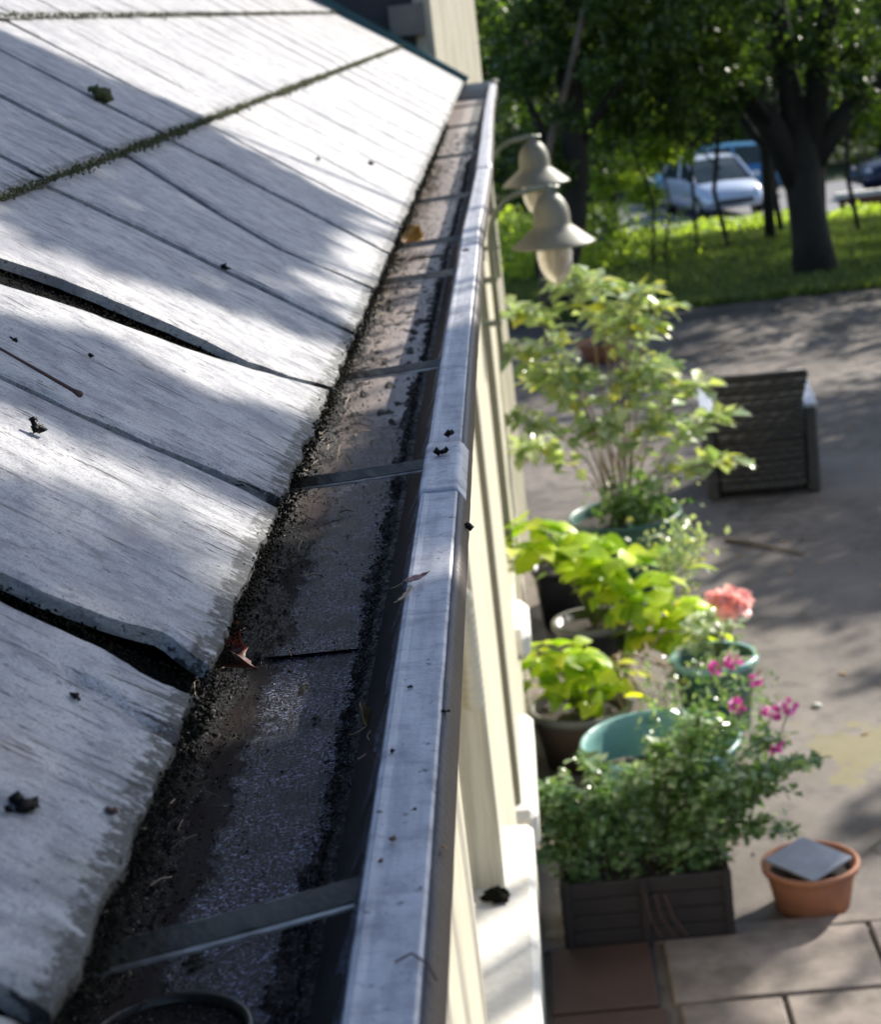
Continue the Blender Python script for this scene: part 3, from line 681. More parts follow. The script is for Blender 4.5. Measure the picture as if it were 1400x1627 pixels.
bitthing((-.165, 3.30, 1.275), .06, 'dark moss clump on the white sill against the cream wall', 41, 'moss_clump', 'moss', 'mossdark', 60, (.7, .6, .5), rot=9)
m = MB(); m.tube([(.96, 9.888, .012), (1.1, 9.74, .016), (1.32, 9.48, .012)], [.013, .011, .006], 6); tag(m.build('stick', M['bark_light']), 'long pale stick lying on the tarmac in front of the armchair', 'stick')
for x, y, s in ((1.03, 7.35, .022),):
    m = MB(); m.lathe([(.001, 0), (s*.8, s*.1), (s, s*.35), (s*.5, s*.7), (.001, s*.75)], 9, (x, y, 0))
    tag(m.build('pebble', M['coping'], None, True), 'small white pebble on the tarmac beside the moss patch', 'pebble')

# ------------------------------------------------------------ wall lamps
def lamp(x, y, z, label):
    """z is the level of the shade rim"""
    t = tag(empty('wall_lamp', (x, y, z)), label, 'wall lamp', 'gooseneck lamps along the house wall')
    m = MB(); m.lathe([(.006, .186), (.019, .184), (.021, .172), (.034, .164), (.049, .146), (.060, .120), (.064, .094), (.064, .072), (.066, .061), (.092, .040), (.117, .020), (.139, .002), (.142, -.004), (.138, -.005), (.098, .014), (.066, .036), (.060, .030)], 40, (0, 0, 0), True)
    m.build('lamp_shade', M['lamp'], t, True)
    m = MB(); m.lathe([(.052, .028), (.060, .0), (.062, -.035), (.056, -.075), (.042, -.108), (.022, -.130), (.006, -.140), (.001, -.141)], 28); m.build('glass_globe', M['lampglass'], t, True)
    m = MB(); px = -.098-x
    pts = [(px, 0, -.38), (px, 0, -.02)]
    for k in range(9):
        a = math.pi/2*k/8; pts.append((px+(.135)*(1-math.cos(a)), 0, .02+.165*math.sin(a)))
    pts += [(px+.18, 0, .190), (0, 0, .187), (.035, 0, .185)]
    m.tube(pts, .0105, 10); m.lathe([(.011, .170), (.013, .196), (.006, .200)], 12, (0, 0, 0), True, True); m.build('bracket_arm', M['lamp_pole'], t, True)
    for zz in (-.10, -.25):
        m = MB(); m.box((-.152-x, -.012, zz-.010), (px+.014, .012, zz+.010), .002); m.build('wall_clamp', M['lamp_pole'], t)
    m = MB(); m.box((-.152-x, -.02, -.30), (-.144-x, .02, -.05), .002); m.build('back_plate', M['lamp_pole'], t)
    return t
lamp(.120, 6.47, 2.115, 'nearer gooseneck wall lamp with wide cream shade and clear glass globe')
lamp(.100, 8.0, 2.19, 'farther gooseneck wall lamp half hidden behind the nearer one')

# ------------------------------------------------------------ pots and planters
def pot(name, label, cat, x, y, rt, rb, h, mat, soil=.85, lip=.018, z0=.0, rimmat=None):
    t = tag(empty(name, (x, y, z0)), label, cat)
    m = MB(); m.lathe([(rb, 0), (rt-.012, h-lip*2), (rt-.012, h-lip*1.8), (rt, h-lip*1.7), (rt+.003, h-.004), (rt-.002, h), (rt-.012, h-.002), (rt-.018, h-lip*2), (rb+(rt-rb)*soil-.02, h*soil-.001), (rb-.014, .012)], 48, (0, 0, 0), True, True)
    m.build('pot_body', M[mat], t, True)
    if rimmat:
        m = MB(); m.lathe([(rt+.0032, h-lip*1.5), (rt+.0065, h-lip), (rt+.0065, h-.004), (rt, h+.003), (rt-.014, h+.001)], 48); m.build('rim', M[rimmat], t, True)
    m = MB(); m.lathe([(rb+(rt-rb)*soil-.018, h*soil), (.001, h*soil+.006)], 24); m.build('soil', M['soil'], t)
    return t
pot('plant_pot', 'big pale teal tub behind the herb planter, mostly hidden by leaves', 'plant pot', .325, 6.32, .285, .21, .345, 'teal', .55)
pot('plant_pot', 'black plastic pot holding the taller lime green plant', 'plant pot', .15, 7.72, .168, .13, .35, 'black_pl', .9, rimmat='greyboard')
pot('plant_pot', 'low brown pot by the wall holding the small lime green plant', 'plant pot', .06, 7.02, .20, .15, .235, 'brownpot', .85, rimmat='greyboard')
pot('plant_pot', 'dark green tub holding the tall straggly bush', 'plant pot', .395, 9.25, .285, .22, .39, 'teal_dark', .85)
pot('plant_pot', 'small teal pot holding the salmon pink flower', 'plant pot', .615, 7.25, .175, .13, .300, 'teal_dark', .8, rimmat='teal')  # dark body colour stands in for deep shade under the teal rim
pot('plant_pot', 'dark pot behind the lime plants beside the wall', 'plant pot', .07, 8.75, .17, .13, .30, 'black_pl', .9)
pot('flower_bowl', 'orange clay bowl half hidden behind the tall bush', 'plant pot', .60, 15.6, .20, .14, .16, 'terra', .8)
tp = pot('terracotta_pot', 'squat terracotta pot with a grey slate lying on top', 'plant pot', .735, 5.63, .155, .118, .155, 'terra', .8, .014)
t = tag(empty('slate_offcut', (.728, 5.62, .166)), 'diamond shaped grey slate laid over the terracotta pot', 'slate'); t.rotation_euler = (R(3), R(-4), R(40))
m = MB(); m.box((-.094, -.105, -.004), (.094, .105, .004), .0015); m.build('slate_plate', M['slab_slate'], t)
# timber trough
t = tag(empty('timber_planter', (.195, 5.60, 0)), 'dark timber trough planter overflowing with green herbs', 'planter')
for k in range(4):
    z0 = .01+k*.056
    for (a, b) in (((-.27, -.15, z0), (.27, -.132, z0+.053)), ((-.27, .132, z0), (.27, .15, z0+.053)), ((-.268, -.131, z0), (-.25, .131, z0+.053)), ((.25, -.131, z0), (.268, .131, z0+.053))):
        m = MB(); m.box(a, b, .003); m.build('board', M['planter'], t)
for x in (-.262, -.02, .242):
    m = MB(); m.box((x, -.162, 0), (x+.025, -.1505, .235), .002); m.build('batten', M['planter'], t)
m = MB(); m.box((-.249, -.131, .15), (.249, .131, .19)); m.build('soil', M['soil'], t)

# ------------------------------------------------------------ plants
def leafmesh(L, wide=.55, fold=.25, droop=.3):
    V = []; n = 4
    for i in range(n+1):
        s = i/n; w = wide*.5*L*math.sin(math.pi*(.06+.94*s)**.75) if i < n else 0
        z = -droop*L*s*s
        V += [(L*s, -w, z+fold*w), (L*s, 0, z), (L*s, w, z+fold*w)]
    F = []
    for i in range(n): q = i*3; F += [(q, q+1, q+4, q+3), (q+1, q+2, q+5, q+4)]
    me = bpy.data.meshes.new('leaf'); me.from_pydata(V, [], F); me.update(); me.polygons.foreach_set('use_smooth', [True]*len(me.polygons)); return me
def put_leaf(me, root, loc, d, roll=0, sc=1.):
    o = bpy.data.objects.new('leaf', me); C.objects.link(o); o.parent = root
    q = Vector(d).to_track_quat('X', 'Z'); o.rotation_mode = 'QUATERNION'
    from mathutils import Quaternion
    o.rotation_quaternion = q @ Quaternion((1, 0, 0), roll); o.location = loc; o.scale = (sc,)*3
    return o
def plant(name, label, cat, base, stems, L, wide, mat, smat, nleaf, droop=.3, stemr=.004, spread=(0, 1), extra=None, maxobj=290, cluster=1, foliage_extra=0, fold=.25):
    """stems: list of polylines relative to base"""
    t = tag(empty(name, base), label, cat); me = leafmesh(L, wide, fold, droop); me.materials.append(M[mat])
    for st in stems:
        m = MB(); m.tube(st, list(np.linspace(stemr, stemr*.35, len(st))), 5); m.build('stem', M[smat], t, True)
    ns = len(stems); cnt = 0; PX = []
    for k in range(nleaf+foliage_extra):
        st = stems[k % ns]; s = spread[0]+(spread[1]-spread[0])*random.random()**.7
        f = s*(len(st)-1); i = min(int(f), len(st)-2); p = Vector(st[i]).lerp(Vector(st[i+1]), f-i)
        a = random.uniform(0, 2*math.pi); d = Vector((math.cos(a), math.sin(a), random.uniform(-.25, .55))).normalized()
        p = p + d*random.uniform(0, L*.7)
        sc = random.uniform(.6, 1.15)
        if cnt < maxobj and k < nleaf: put_leaf(me, t, p, d, random.uniform(-.6, .6), sc); cnt += 1
        else: PX.append((p, d, sc))
    if PX:
        V, F = leafarr(np.array([tuple(p) for p, _, _ in PX]), np.array([L*s for _, _, s in PX]), 11, 1/wide, .8, np.array([tuple(d) for _, d, _ in PX]))
        tag(obj('foliage', V, F, M[mat], t), kind='stuff')
    return t
def arch(x, y, h, n=6, lean=.3, z0=0, x0=0, y0=0):
    return [(x0+x*(i/(n-1))**1.3, y0+y*(i/(n-1))**1.3, z0+h*math.sin(math.pi/2*(i/(n-1))**.9*(1+lean*.3))) for i in range(n)]
# tall straggly bush: base at soil of green tub
random.seed(12)
st = []
for x, y, h in ((-.52, 0, .95), (-.46, .1, 1.12), (-.34, -.1, 1.0), (-.20, .1, 1.25), (-.06, 0, 1.30), (.05, .1, 1.02), (.18, -.05, 1.18), (.27, .1, 1.08), (.24, 0, .80), (-.52, -.1, .62), (-.48, .1, .42), (.44, -.1, .70), (.52, 0, .52), (.50, -.1, .30), (-.25, 0, .8), (.1, 0, .75), (-.08, -.1, .55), (.22, -.1, .52), (-.35, .05, .75)):
    s_ = arch(x, y, h, 7, random.uniform(-.2, .4), 0, x*.08, y*.1)
    st.append([(a+random.gauss(0, .012), b, c) for a, b, c in s_])
plant('straggly_bush', 'tall straggly bush with pale green and yellowing leaves in the green tub', 'bush', (.395, 9.25, .33), st, .105, .68, 'leaf_bush', 'stem', 290, .4, .007, (.44, 1), foliage_extra=880)
# dark fuller low growth in the tub
P = np.array([(random.gauss(0, .09)+.03, random.gauss(0, .08), abs(random.gauss(.09, .07))) for _ in range(500)])
V, F = leafarr(P, .06, 14, 1.8, .4); o = obj('low_clump', V, F, M['leaf_mint']); o.location = (.42, 9.2, .36); tag(o, 'low dark green growth filling the foot of the tall bush', 'plant', kind='stuff')
random.seed(13)
st = [arch(x, y, h, 6, .2) for x, y, h in ((-.26, 0, .46), (-.18, .1, .42), (-.34, -.1, .40), (-.08, 0, .36), (.04, .1, .34), (.15, -.05, .32), (.26, .0, .28), (.36, 0, .18), (-.02, -.1, .28), (.12, -.12, .20), (.32, -.1, .08), (-.3, .05, .32), (.22, -.15, .12), (.44, -.1, .06), (.50, -.15, -.05), (.40, -.2, -.06), (.55, -.1, .02))]
plant('lime_plant', 'taller lime green plant with broad soft leaves in the black pot', 'plant', (.15, 7.72, .33), st, .115, .85, 'leaf_lime', 'greenstem', 255, .5, .006, (.4, 1), fold=.12)
random.seed(14)
st = [arch(x, y, h, 5, .2) for x, y, h in ((-.20, 0, .30), (-.12, -.06, .26), (-.04, .06, .26), (.05, 0, .24), (.12, -.05, .20), (.22, .03, .14), (-.24, -.05, .18), (.2, -.1, .09), (-.1, -.12, .14))]
plant('lime_plant', 'small lime green plant in the low brown pot by the wall', 'plant', (.05, 7.0, .20), st, .098, .85, 'leaf_lime', 'greenstem', 125, .45, .005, (.35, 1), fold=.12)
P = np.array([(random.gauss(0, .07), random.gauss(0, .06), random.gauss(0, .08)) for _ in range(420)])
V, F = leafarr(P, .035, 15, 1.5, .4); o = obj('variegated_clump', V, F, M['leaf_bush']); o.location = (.56, 8.0, .52); tag(o, 'small pale variegated leaves between the lime plant and the green tub', 'plant', kind='stuff')
# dry bare stems trailing between the pots
random.seed(15)
m = MB()
for k in range(16):
    a = Vector((.22+random.gauss(0, .05), 7.2, .33)); b = a+Vector((random.uniform(-.05, .28), random.uniform(-.5, .1), random.uniform(-.25, .1))); c = (a+b)/2+Vector((random.gauss(0, .05), 0, .06))
    m.tube([a, c, b], .004, 5)
tag(m.build('withered_plant', M['stem']), 'tangle of bare brown stems between the black pot and the teal tub', 'plant')
# herb planter
random.seed(16)
st = []
for k in range(46):
    x0 = random.uniform(-.24, .24); y0 = random.uniform(-.1, .1)
    x = random.uniform(-.14, .20)+(x0*.70); h = .20+.27*random.random()**.8+(.05 if x0 > .02 else -.06)+.12*max(0, x0)
    st.append(arch(x, random.uniform(-.1, .08), h, 5, random.uniform(-.2, .5), 0, x0, y0))
for x, y, h in ((.42, -.05, .34), (.5, 0, .24), (.48, -.05, .12), (.42, -.1, .18), (-.22, -.05, .22), (-.2, -.06, .3)):
    st.append(arch(x-.1*np.sign(x), y, h, 5, .3, 0, .1*np.sign(x), 0))
plant('herb_bush', 'dense dark green mint like herbs spilling over the timber trough', 'herb', (.195, 5.60, .18), st, .040, .68, 'leaf_mint', 'bark', 290, .3, .0028, (.0, 1), foliage_extra=6200)
random.seed(17)
st = [arch(x, y, h, 4, .2) for x, y, h in ((-.05, 0, .30), (.02, 0, .36), (.08, 0, .26), (.03, .05, .2), (-.02, -.05, .16))]
plant('young_herb', 'small yellow green herb between the wall and the timber trough', 'herb', (-.06, 5.72, .16), st, .042, .6, 'leaf_mint', 'greenstem', 70, .3, .003, (.4, 1))
m = MB()
for k in range(3):
    m.tube([(.19+.03*k, 5.40, .20), (.20+.035*k, 5.39, .12), (.23+.04*k, 5.40, .05)], .003, 5)
tag(m.build('trailing_stem', M['twig']), 'reddish stems trailing down the front of the timber trough', 'stems')
# flowers
def flower(name, label, x, y, z, r, mat, n, base, group=None, sq=.8):
    t = tag(empty(name, (x, y, z)), label, 'flower', group)
    P = rng.normal(size=(n, 3)); P /= np.linalg.norm(P, axis=1, keepdims=True); P[:, 2] = P[:, 2]*sq
    V, F = leafarr(P*r*.45, r*.8, n, 1.1, .1, P*1.5); tag(obj('petals', V, F, M[mat], t), kind='stuff')
    b = Vector(base)-Vector((x, y, z)); m = MB(); m.tube([b, b*.5+Vector((.01, 0, .03)), (0, 0, -r*.2)], .003, 5); m.build('stem', M['greenstem'], t)
    return t
flower('pink_flower', 'large salmon pink geranium head above the small teal pot', .705, 7.2, .54, .070, 'petal_pink', 110, (.64, 7.3, .27))
flower('pink_flower', 'smaller salmon pink bloom touching the left of the large head', .640, 7.2, .565, .040, 'petal_pink', 50, (.64, 7.3, .27))
random.seed(18)
st = [arch(x, y, h, 4, .2) for x, y, h in ((-.12, 0, .14), (-.05, -.05, .2), (.03, 0, .2), (.08, 0, .14), (-.16, -.08, .1), (.0, -.16, .03), (-.1, -.2, -.04), (.08, -.16, .0), (-.18, -.16, -.02))]
plant('geranium', 'leafy geranium stems under the salmon pink bloom', 'plant', (.64, 7.3, .27), st, .058, .8, 'leaf_bush', 'greenstem', 110, .3, .004, (.3, 1))
for i, (px, py, Y, lab) in enumerate(((.620, .38, 6.5, 'magenta flower highest and nearest the salmon pink bloom'), (.555, .355, 6.5, 'small magenta flower farthest left of the magenta group'), (.685, .335, 6.4, 'magenta flower between the highest one and the right hand pair'),
        (.600, .285, 6.3, 'magenta flower low above the rim of the big teal tub'), (.712, .285, 6.2, 'magenta flower left one of the right hand pair'), (.775, .300, 6.2, 'magenta flower farthest right above the herbs'), (.700, .205, 6.1, 'magenta flower lowest, just over the herb leaves'), (1.11, .03, 6.0, 'tiny magenta bloom low at the right photo edge'))):
    flower('magenta_flower', lab, px, Y, py+(.165 if i < 7 else 0), .031 if i not in (1, 2) else .025, 'petal_mag', 34, (px-.12, Y, max(.0, py-.15)), 'magenta flowers rising from the herbs')
# thin herb stalks with leaves round the magenta flowers
P = []
for k in range(900):
    P.append((random.uniform(.26, .74), random.uniform(6.1, 6.75), random.uniform(.25, .56) if random.random() < .6 else random.uniform(.05, .36)))
V, F = leafarr(np.array(P), .035, 19, 2.5, .3); tag(obj('wispy_foliage', V, F, M['leaf_mint']), 'wispy green stalks under the magenta flowers', 'plant', kind='stuff')
# pale trailing rope on the teal tub rim
m = MB(); m.tube([(.09, 6.10, .350), (.16, 6.12, .356), (.21, 6.16, .345), (.25, 6.15, .32)], .006, 6); tag(m.build('dry_stalk', M['bark_light']), 'pale dry stalk lying over the rim of the big teal tub', 'stalk')

# ------------------------------------------------------------ wicker armchair seen from behind
t = tag(empty('wicker_armchair', (1.285, 10.78, 0), R(-3)), 'dark wicker armchair seen from behind on the driveway', 'armchair')
NB = 17
for k in range(NB):        # woven bands of the back
    z0 = .06+k*.0392; V = []; F = []
    for i in range(13):
        u = (i/12-.5)*2
        for zz in (z0+.003, z0+.034):
            hw = .246+.046*max(0, (zz-.52)/.21)**1.1; y = .03*(1-u*u)*-1 + -.06*max(0, (zz-.3)/.43)
            bul = (.006*math.cos(i*math.pi) if k % 2 else -.006*math.cos(i*math.pi))-(.012 if k % 3 == 0 else 0)
            V += [(u*hw, y-.035+bul, zz), (u*hw, y+.005, zz)]
    for i in range(12):
        a = i*4; b = a+4
        F += [(a, b, b+2, a+2), (a+1, a+3, b+3, b+1), (a+2, b+2, b+3, a+3), (a, a+1, b+1, b)]
    F += [(0, 2, 3, 1), (48, 49, 51, 50)]
    obj('woven_band', V, F, M['wicker'], t)
for s in (-1, 1):
    m = MB(); m.box((min(s*.256, s*.330), -.03, .0), (max(s*.256, s*.330), .52, .505), .012); m.build('arm_panel', M['wicker'], t)
    m = MB(); m.box((min(s*.254, s*.334), -.034, .0), (max(s*.254, s*.334), .54, .024), .004, Matrix.Translation((0, 0, .508)) @ Matrix.Rotation(R(5), 4, 'X')); m.build('arm_top', M['armtop'], t)
m = MB(); m.box((-.24, .0, .28), (.24, .52, .36), .01); m.build('seat', M['wicker'], t)
m = MB(); m.tube([(-.275, -.098, .735), (-.14, -.125, .738), (0, -.135, .738), (.14, -.125, .738), (.275, -.098, .735)], .016, 8); m.build('top_rail', M['wicker'], t, True)
m = MB(); m.box((-.24, -.02, .03), (.24, .48, .28), .01); m.build('base_panel', M['wicker'], t)

# ------------------------------------------------------------ cars
def car(label, x, y, z, rz, paint):
    t = tag(empty('parked_car', (x, y, z), rz), label, 'car')
    # stations along the length (front at +x): x, half width, belt z, bonnet/roof profile
    ST = [(-1.95, .70, .40, .62), (-1.88, .80, .30, .86), (-1.6, .84, .24, .93), (-1.0, .855, .22, .94), (0, .86, .22, .93), (.8, .855, .22, .91), (1.2, .84, .24, .88), (1.65, .80, .27, .79), (1.9, .72, .30, .66), (1.98, .62, .34, .52)]
    V = []; F = []
    for X, w, zb, zt in ST:
        V += [(X, -w*.9, zb), (X, -w, zb+.12), (X, -w*1.01, (zb+zt)/2), (X, -w*.96, zt-.05), (X, -w*.82, zt), (X, 0, zt+.03), (X, w*.82, zt), (X, w*.96, zt-.05), (X, w*1.01, (zb+zt)/2), (X, w, zb+.12), (X, w*.9, zb)]
    n = 11
    for i in range(len(ST)-1):
        for j in range(n): F.append((i*n+j, (i+1)*n+j, (i+1)*n+(j+1) % n, i*n+(j+1) % n))
    F += [tuple(range(n)), tuple(range(len(V)-1, len(V)-n-1, -1))]
    obj('body', V, F, M[paint], t, True)
    G = [(-1.78, .70, .88, .90), (-1.45, .66, .90, 1.34), (-1.2, .64, .92, 1.42), (-.3, .64, .92, 1.47), (.25, .63, .90, 1.42), (.55, .64, .90, 1.26), (1.12, .70, .86, .88)]
    V = []; F = []
    for X, w, zb, zt in G: V += [(X, -w-.09, zb), (X, -w, max(zb+.005, zt-.03)), (X, 0, zt+.01), (X, w, max(zb+.005, zt-.03)), (X, w+.09, zb)]
    for i in range(len(G)-1):
        for j in range(5): F.append((i*5+j, (i+1)*5+j, (i+1)*5+(j+1) % 5, i*5+(j+1) % 5))
    F += [(0, 1, 2, 3, 4), (34, 33, 32, 31, 30)]
    obj('windows', V, F, M['glass'], t)
    V = []; F = []
    RF = [(-1.42, .655, 1.36), (-1.2, .645, 1.435), (-.3, .645, 1.485), (.22, .635, 1.435)]
    for X, w, z_ in RF: V += [(X, -w, z_-.025), (X, -w*.6, z_), (X, w*.6, z_), (X, w, z_-.025), (X, w, z_-.05), (X, -w, z_-.05)]
    for i in range(3):
        for j in range(6): F.append((i*6+j, (i+1)*6+j, (i+1)*6+(j+1) % 6, i*6+(j+1) % 6))
    F += [(5, 4, 3, 2, 1, 0), (18, 19, 20, 21, 22, 23)]
    obj('car_roof', V, F, M[paint], t)
    for s in (-1, 1):
        for pts in ([(1.1, s*.78, .90), (.24, s*.645, 1.41)], [(-.35, s*.74, .93), (-.35, s*.655, 1.44)], [(-1.76, s*.78, .90), (-1.40, s*.66, 1.37)]):
            m = MB(); m.tube(pts, .035, 6); m.build('pillar', M[paint], t)
        m = MB(); m.lathe([(.001, 0), (.11, .02), (.12, .05), (.001, .06)], 12); o = m.build('headlight', M['lens'], t, True); o.location = (1.84, s*.58, .62); o.rotation_euler = (0, R(80), R(s*20))
        m = MB(); m.box((.62, s*.98-.09, .90), (.78, s*.98+.09, 1.02), .02); m.build('mirror', M[paint], t)
        for X in (-1.22, 1.27):
            m = MB(); m.lathe([(.20, -.09), (.30, -.09), (.31, -.07), (.31, .07), (.30, .09), (.20, .09)], 24); w = m.build('tyre', M['rubber'], t, True); w.location = (X, s*.76, .31); w.rotation_euler = (R(90), 0, 0)
            m = MB(); m.lathe([(.001, -.1), (.19, -.095), (.20, -.08), (.2, .08), (.19, .095), (.001, .1)], 20); w = m.build('wheel_rim', M['rim'], t, True); w.location = (X, s*.76, .31); w.rotation_euler = (R(90), 0, 0)
    m = MB(); m.box((1.90, -.45, .40), (2.0, .45, .52), .01); m.build('grille', M['rubber'], t)
    return t
car('pale silver blue hatchback parked beyond the lawn', 5.15, 50., gz(50), R(-78), 'carwhite')
car('mid blue car partly hidden behind the pale hatchback', 5.72, 53.3, gz(57), R(180), 'carblue')
car('dark navy car at the right edge behind the low wall', 10.9, 50.5, gz(50), R(-170), 'cardark')
# low brick wall with pale coping
t = tag(empty('garden_wall', (10.6, 42, gz(42))), 'low red brick wall with pale coping right of the big trunk', 'wall')
me = None
for r_ in range(4):
    for k in range(30):
        if me is None:
            m = MB(); m.box((-.11, -.05, -.032), (.11, .05, .032)); b0 = m.build('brick', M['brickwall'], t); me = b0.data
        else: b0 = bpy.data.objects.new('brick', me); C.objects.link(b0); b0.parent = t
        b0.location = (-3.4+k*.232+(r_ % 2)*.11, random.uniform(-.003, .003), .03+r_*.075)
m = MB(); m.box((-3.52, -.04, -.3), (3.6, .04, .30)); m.build('mortar', M['kerb'], t)
for k in range(8):
    m = MB(); m.box((-3.6+k*.9, -.17, .305), (-2.72+k*.9, .17, .42), .01); m.build('coping_stone', M['coping'], t)

# ------------------------------------------------------------ trees
def tree(name, label, trunk, radii, limbs, clumps, leaf, nleaf, mat='leaf_dark', bark='bark', group=None, cat='tree', seed=1, rr=.9):
    base = Vector(trunk[0]); t = tag(empty(name, base), label, cat, group)
    rel = lambda p: Vector(p)-base
    m = MB(); m.tube([rel(p) for p in trunk], radii, 12); 
    m.V = [Vector(v)+Vector(v).normalized()*.05*noise.noise(Vector(v)*2.2) for v in m.V]
    m.build('trunk', M[bark], t, True)
    for pts, r0, r1 in limbs:
        m = MB(); m.tube([rel(p) for p in pts], list(np.linspace(r0, r1, len(pts))), 8); m.build('limb', M[bark], t, True)
    r = np.random.default_rng(seed); P = []
    tot = sum(c[1]**2 for c in clumps)
    for (c, rad) in clumps:
        n = int(nleaf*rad**2/tot); sub = max(3, n//90)
        cc = r.normal(size=(sub, 3))*rad*.42*np.array([1, 1, .7])+np.array(tuple(rel(c)))
        idx = r.integers(0, sub, n); P.append(cc[idx]+r.normal(size=(n, 3))*rad*.15)
    P = np.concatenate(P); V, F = leafarr(P, leaf, seed, 1.5, .5)
    tag(obj('crown', V, F, M[mat], t), kind='stuff')
    return t
rnd = random.Random(31)
def clumpbox(n, x, y, z, r): return [((rnd.uniform(*x), rnd.uniform(*y), rnd.uniform(*z)), rnd.uniform(*r)) for _ in range(n)]
G_ = 'trees on the lawn beyond the drive'
z = gz(20.2)
tree('spreading_tree', 'large dark spreading tree with a thick forked trunk on the right of the lawn', [(3.10, 20.2, z-.05), (3.09, 20.2, .25), (3.05, 20.2, .7), (3.05, 20.2, 1.05), (3.08, 20.2, 1.3), (3.1, 20.2, 1.7)], [.27, .20, .19, .21, .17, .08],
     [([(3.02, 20.2, .8), (2.75, 20.15, 1.42), (2.45, 20.1, 1.85), (1.9, 20, 2.25), (1.2, 19.8, 2.45)], .18, .04), ([(3.12, 20.2, .95), (3.5, 20.2, 1.45), (3.9, 20.2, 1.75), (4.6, 20.1, 2.3)], .14, .05),
      ([(3.03, 20.2, 1.0), (2.95, 20.3, 2.0), (2.9, 20.3, 2.8), (2.7, 20.4, 4)], .15, .06), ([(3.10, 20.2, 1.0), (3.3, 20.1, 2.1), (3.5, 20.0, 3.0), (3.7, 20, 4.2)], .15, .06),
      ([(2.75, 20.15, 1.42), (2.5, 19.6, 1.8), (2.2, 19.1, 2.0)], .06, .02), ([(2.9, 20.2, 1.05), (2.62, 20.6, 1.3), (2.3, 21.0, 1.95)], .07, .03)],
     clumpbox(22, (1.2, 5.2), (18.4, 22), (1.9, 2.9), (.35, .75)) + clumpbox(14, (1.0, 2.6), (18.6, 21.5), (1.65, 2.2), (.25, .45)) + clumpbox(5, (3.3, 4.4), (18.8, 21), (1.7, 2.1), (.25, .45)) + clumpbox(14, (1, 5.4), (18.2, 22.4), (2.9, 5), (.7, 1.1)),
     .085, 38000, group=G_, seed=2)
tree('leaning_tree', 'dark tree with a leaning trunk behind the wall lamps', [(.28, 18.5, -.12), (.36, 18.5, .25), (.52, 18.5, .7), (.62, 18.5, 1.3), (.64, 18.5, 2.0), (.62, 18.5, 3.2)], [.16, .14, .13, .12, .12, .10],
     [([(.62, 18.5, 1.2), (.35, 18.4, 1.7), (.1, 18.3, 2.4)], .06, .03), ([(.62, 18.5, 1.5), (1.0, 18.4, 2.0), (1.5, 18.2, 2.5)], .06, .02), ([(.62, 18.5, 2.0), (.9, 18.6, 2.6), (1.1, 18.7, 3.3)], .07, .04)],
     clumpbox(12, (-.3, 1.6), (17.6, 19.4), (1.9, 3.0), (.35, .6)) + clumpbox(7, (-.2, .9), (17.8, 19.2), (1.2, 2.0), (.25, .45)) + clumpbox(8, (-.6, 1.8), (17.3, 19.8), (3, 4.6), (.6, .9)),
     .08, 20000, group=G_, seed=3)
tree('slender_tree', 'slender pale stemmed tree crossing in front of the leaning tree', [(.15, 17.9, -.04), (.25, 17.9, .8), (.36, 17.9, 1.6), (.60, 17.9, 2.2), (.84, 17.9, 2.9), (1.0, 17.9, 3.6)], [.045, .04, .036, .034, .03, .02], [],
     clumpbox(6, (.2, 1.3), (17.5, 18.3), (2.7, 3.8), (.3, .5)), .08, 3500, bark='bark_light', group=G_, seed=4)
for i, (x, y, r_, lean, lab) in enumerate(((.30, 25, .16, 0, 'dark trunk nearest the roof end deep among the trees'), (1.0, 29, .15, .1, 'dark trunk left of the car deep among the trees'), (4.55, 33, .055, 0, 'thin dark tree just left of the thick forked trunk'),
        (5.35, 30, .04, -.15, 'thin dark tree right of the thick forked trunk'), (2.62, 28, .028, 0, 'thin sapling trunk in front of the left side of the pale car'), (3.15, 28.5, .038, -.1, 'thin dark trunk in front of the right side of the pale car'),
        (1.74, 25.3, .022, -.12, 'small sapling left of the pale car, nearer one'), (2.02, 27, .018, .05, 'small sapling left of the pale car, farther one'))):
    g = gz(y); h = 6 if r_ > .1 else 4.2
    wb = rnd.uniform(-.16, .16); tr = [(x, y, g-.05), (x+lean*.3+wb, y, g+h*.22), (x+lean-wb*.5, y, g+h*.45), (x+lean*1.6, y, g+h)]
    lm = []
    for k in range(9):
        a = rnd.uniform(0, 6.3); z0 = g+h*rnd.uniform(.28, .7); L = rnd.uniform(.4, 1.1)
        lm.append(([(x+lean*.6, y, z0), (x+lean*.6+math.cos(a)*L*.5, y+math.sin(a)*L*.5, z0+L*.45), (x+lean*.6+math.cos(a)*L, y+math.sin(a)*L, z0+L*1.1)], r_*.5, r_*.2))
    cl = clumpbox(9, (x-1.3, x+1.3), (y-1.3, y+1.3), (g+h*.58, g+h), (.4, .9)) if i not in (6, 7) else clumpbox(9, (x-.8, x+.5), (y-.4, y+.4), (g+1.0, g+2.6), (.2, .4))
    if i in (0, 1): cl += clumpbox(7, (x-1.1, x+1.0), (y-1.3, y+1.3), (g+1.6, g+3.2), (.3, .6))
    tree('young_tree' if r_ < .1 else 'woodland_tree', lab, tr, [r_, r_*.9, r_*.8, r_*.3], lm, cl, .085,  9000 if r_ > .1 else (4500 if i < 6 else 2600), group=G_, seed=10+i, mat='leaf_far' if i >= 6 else 'leaf_dark')
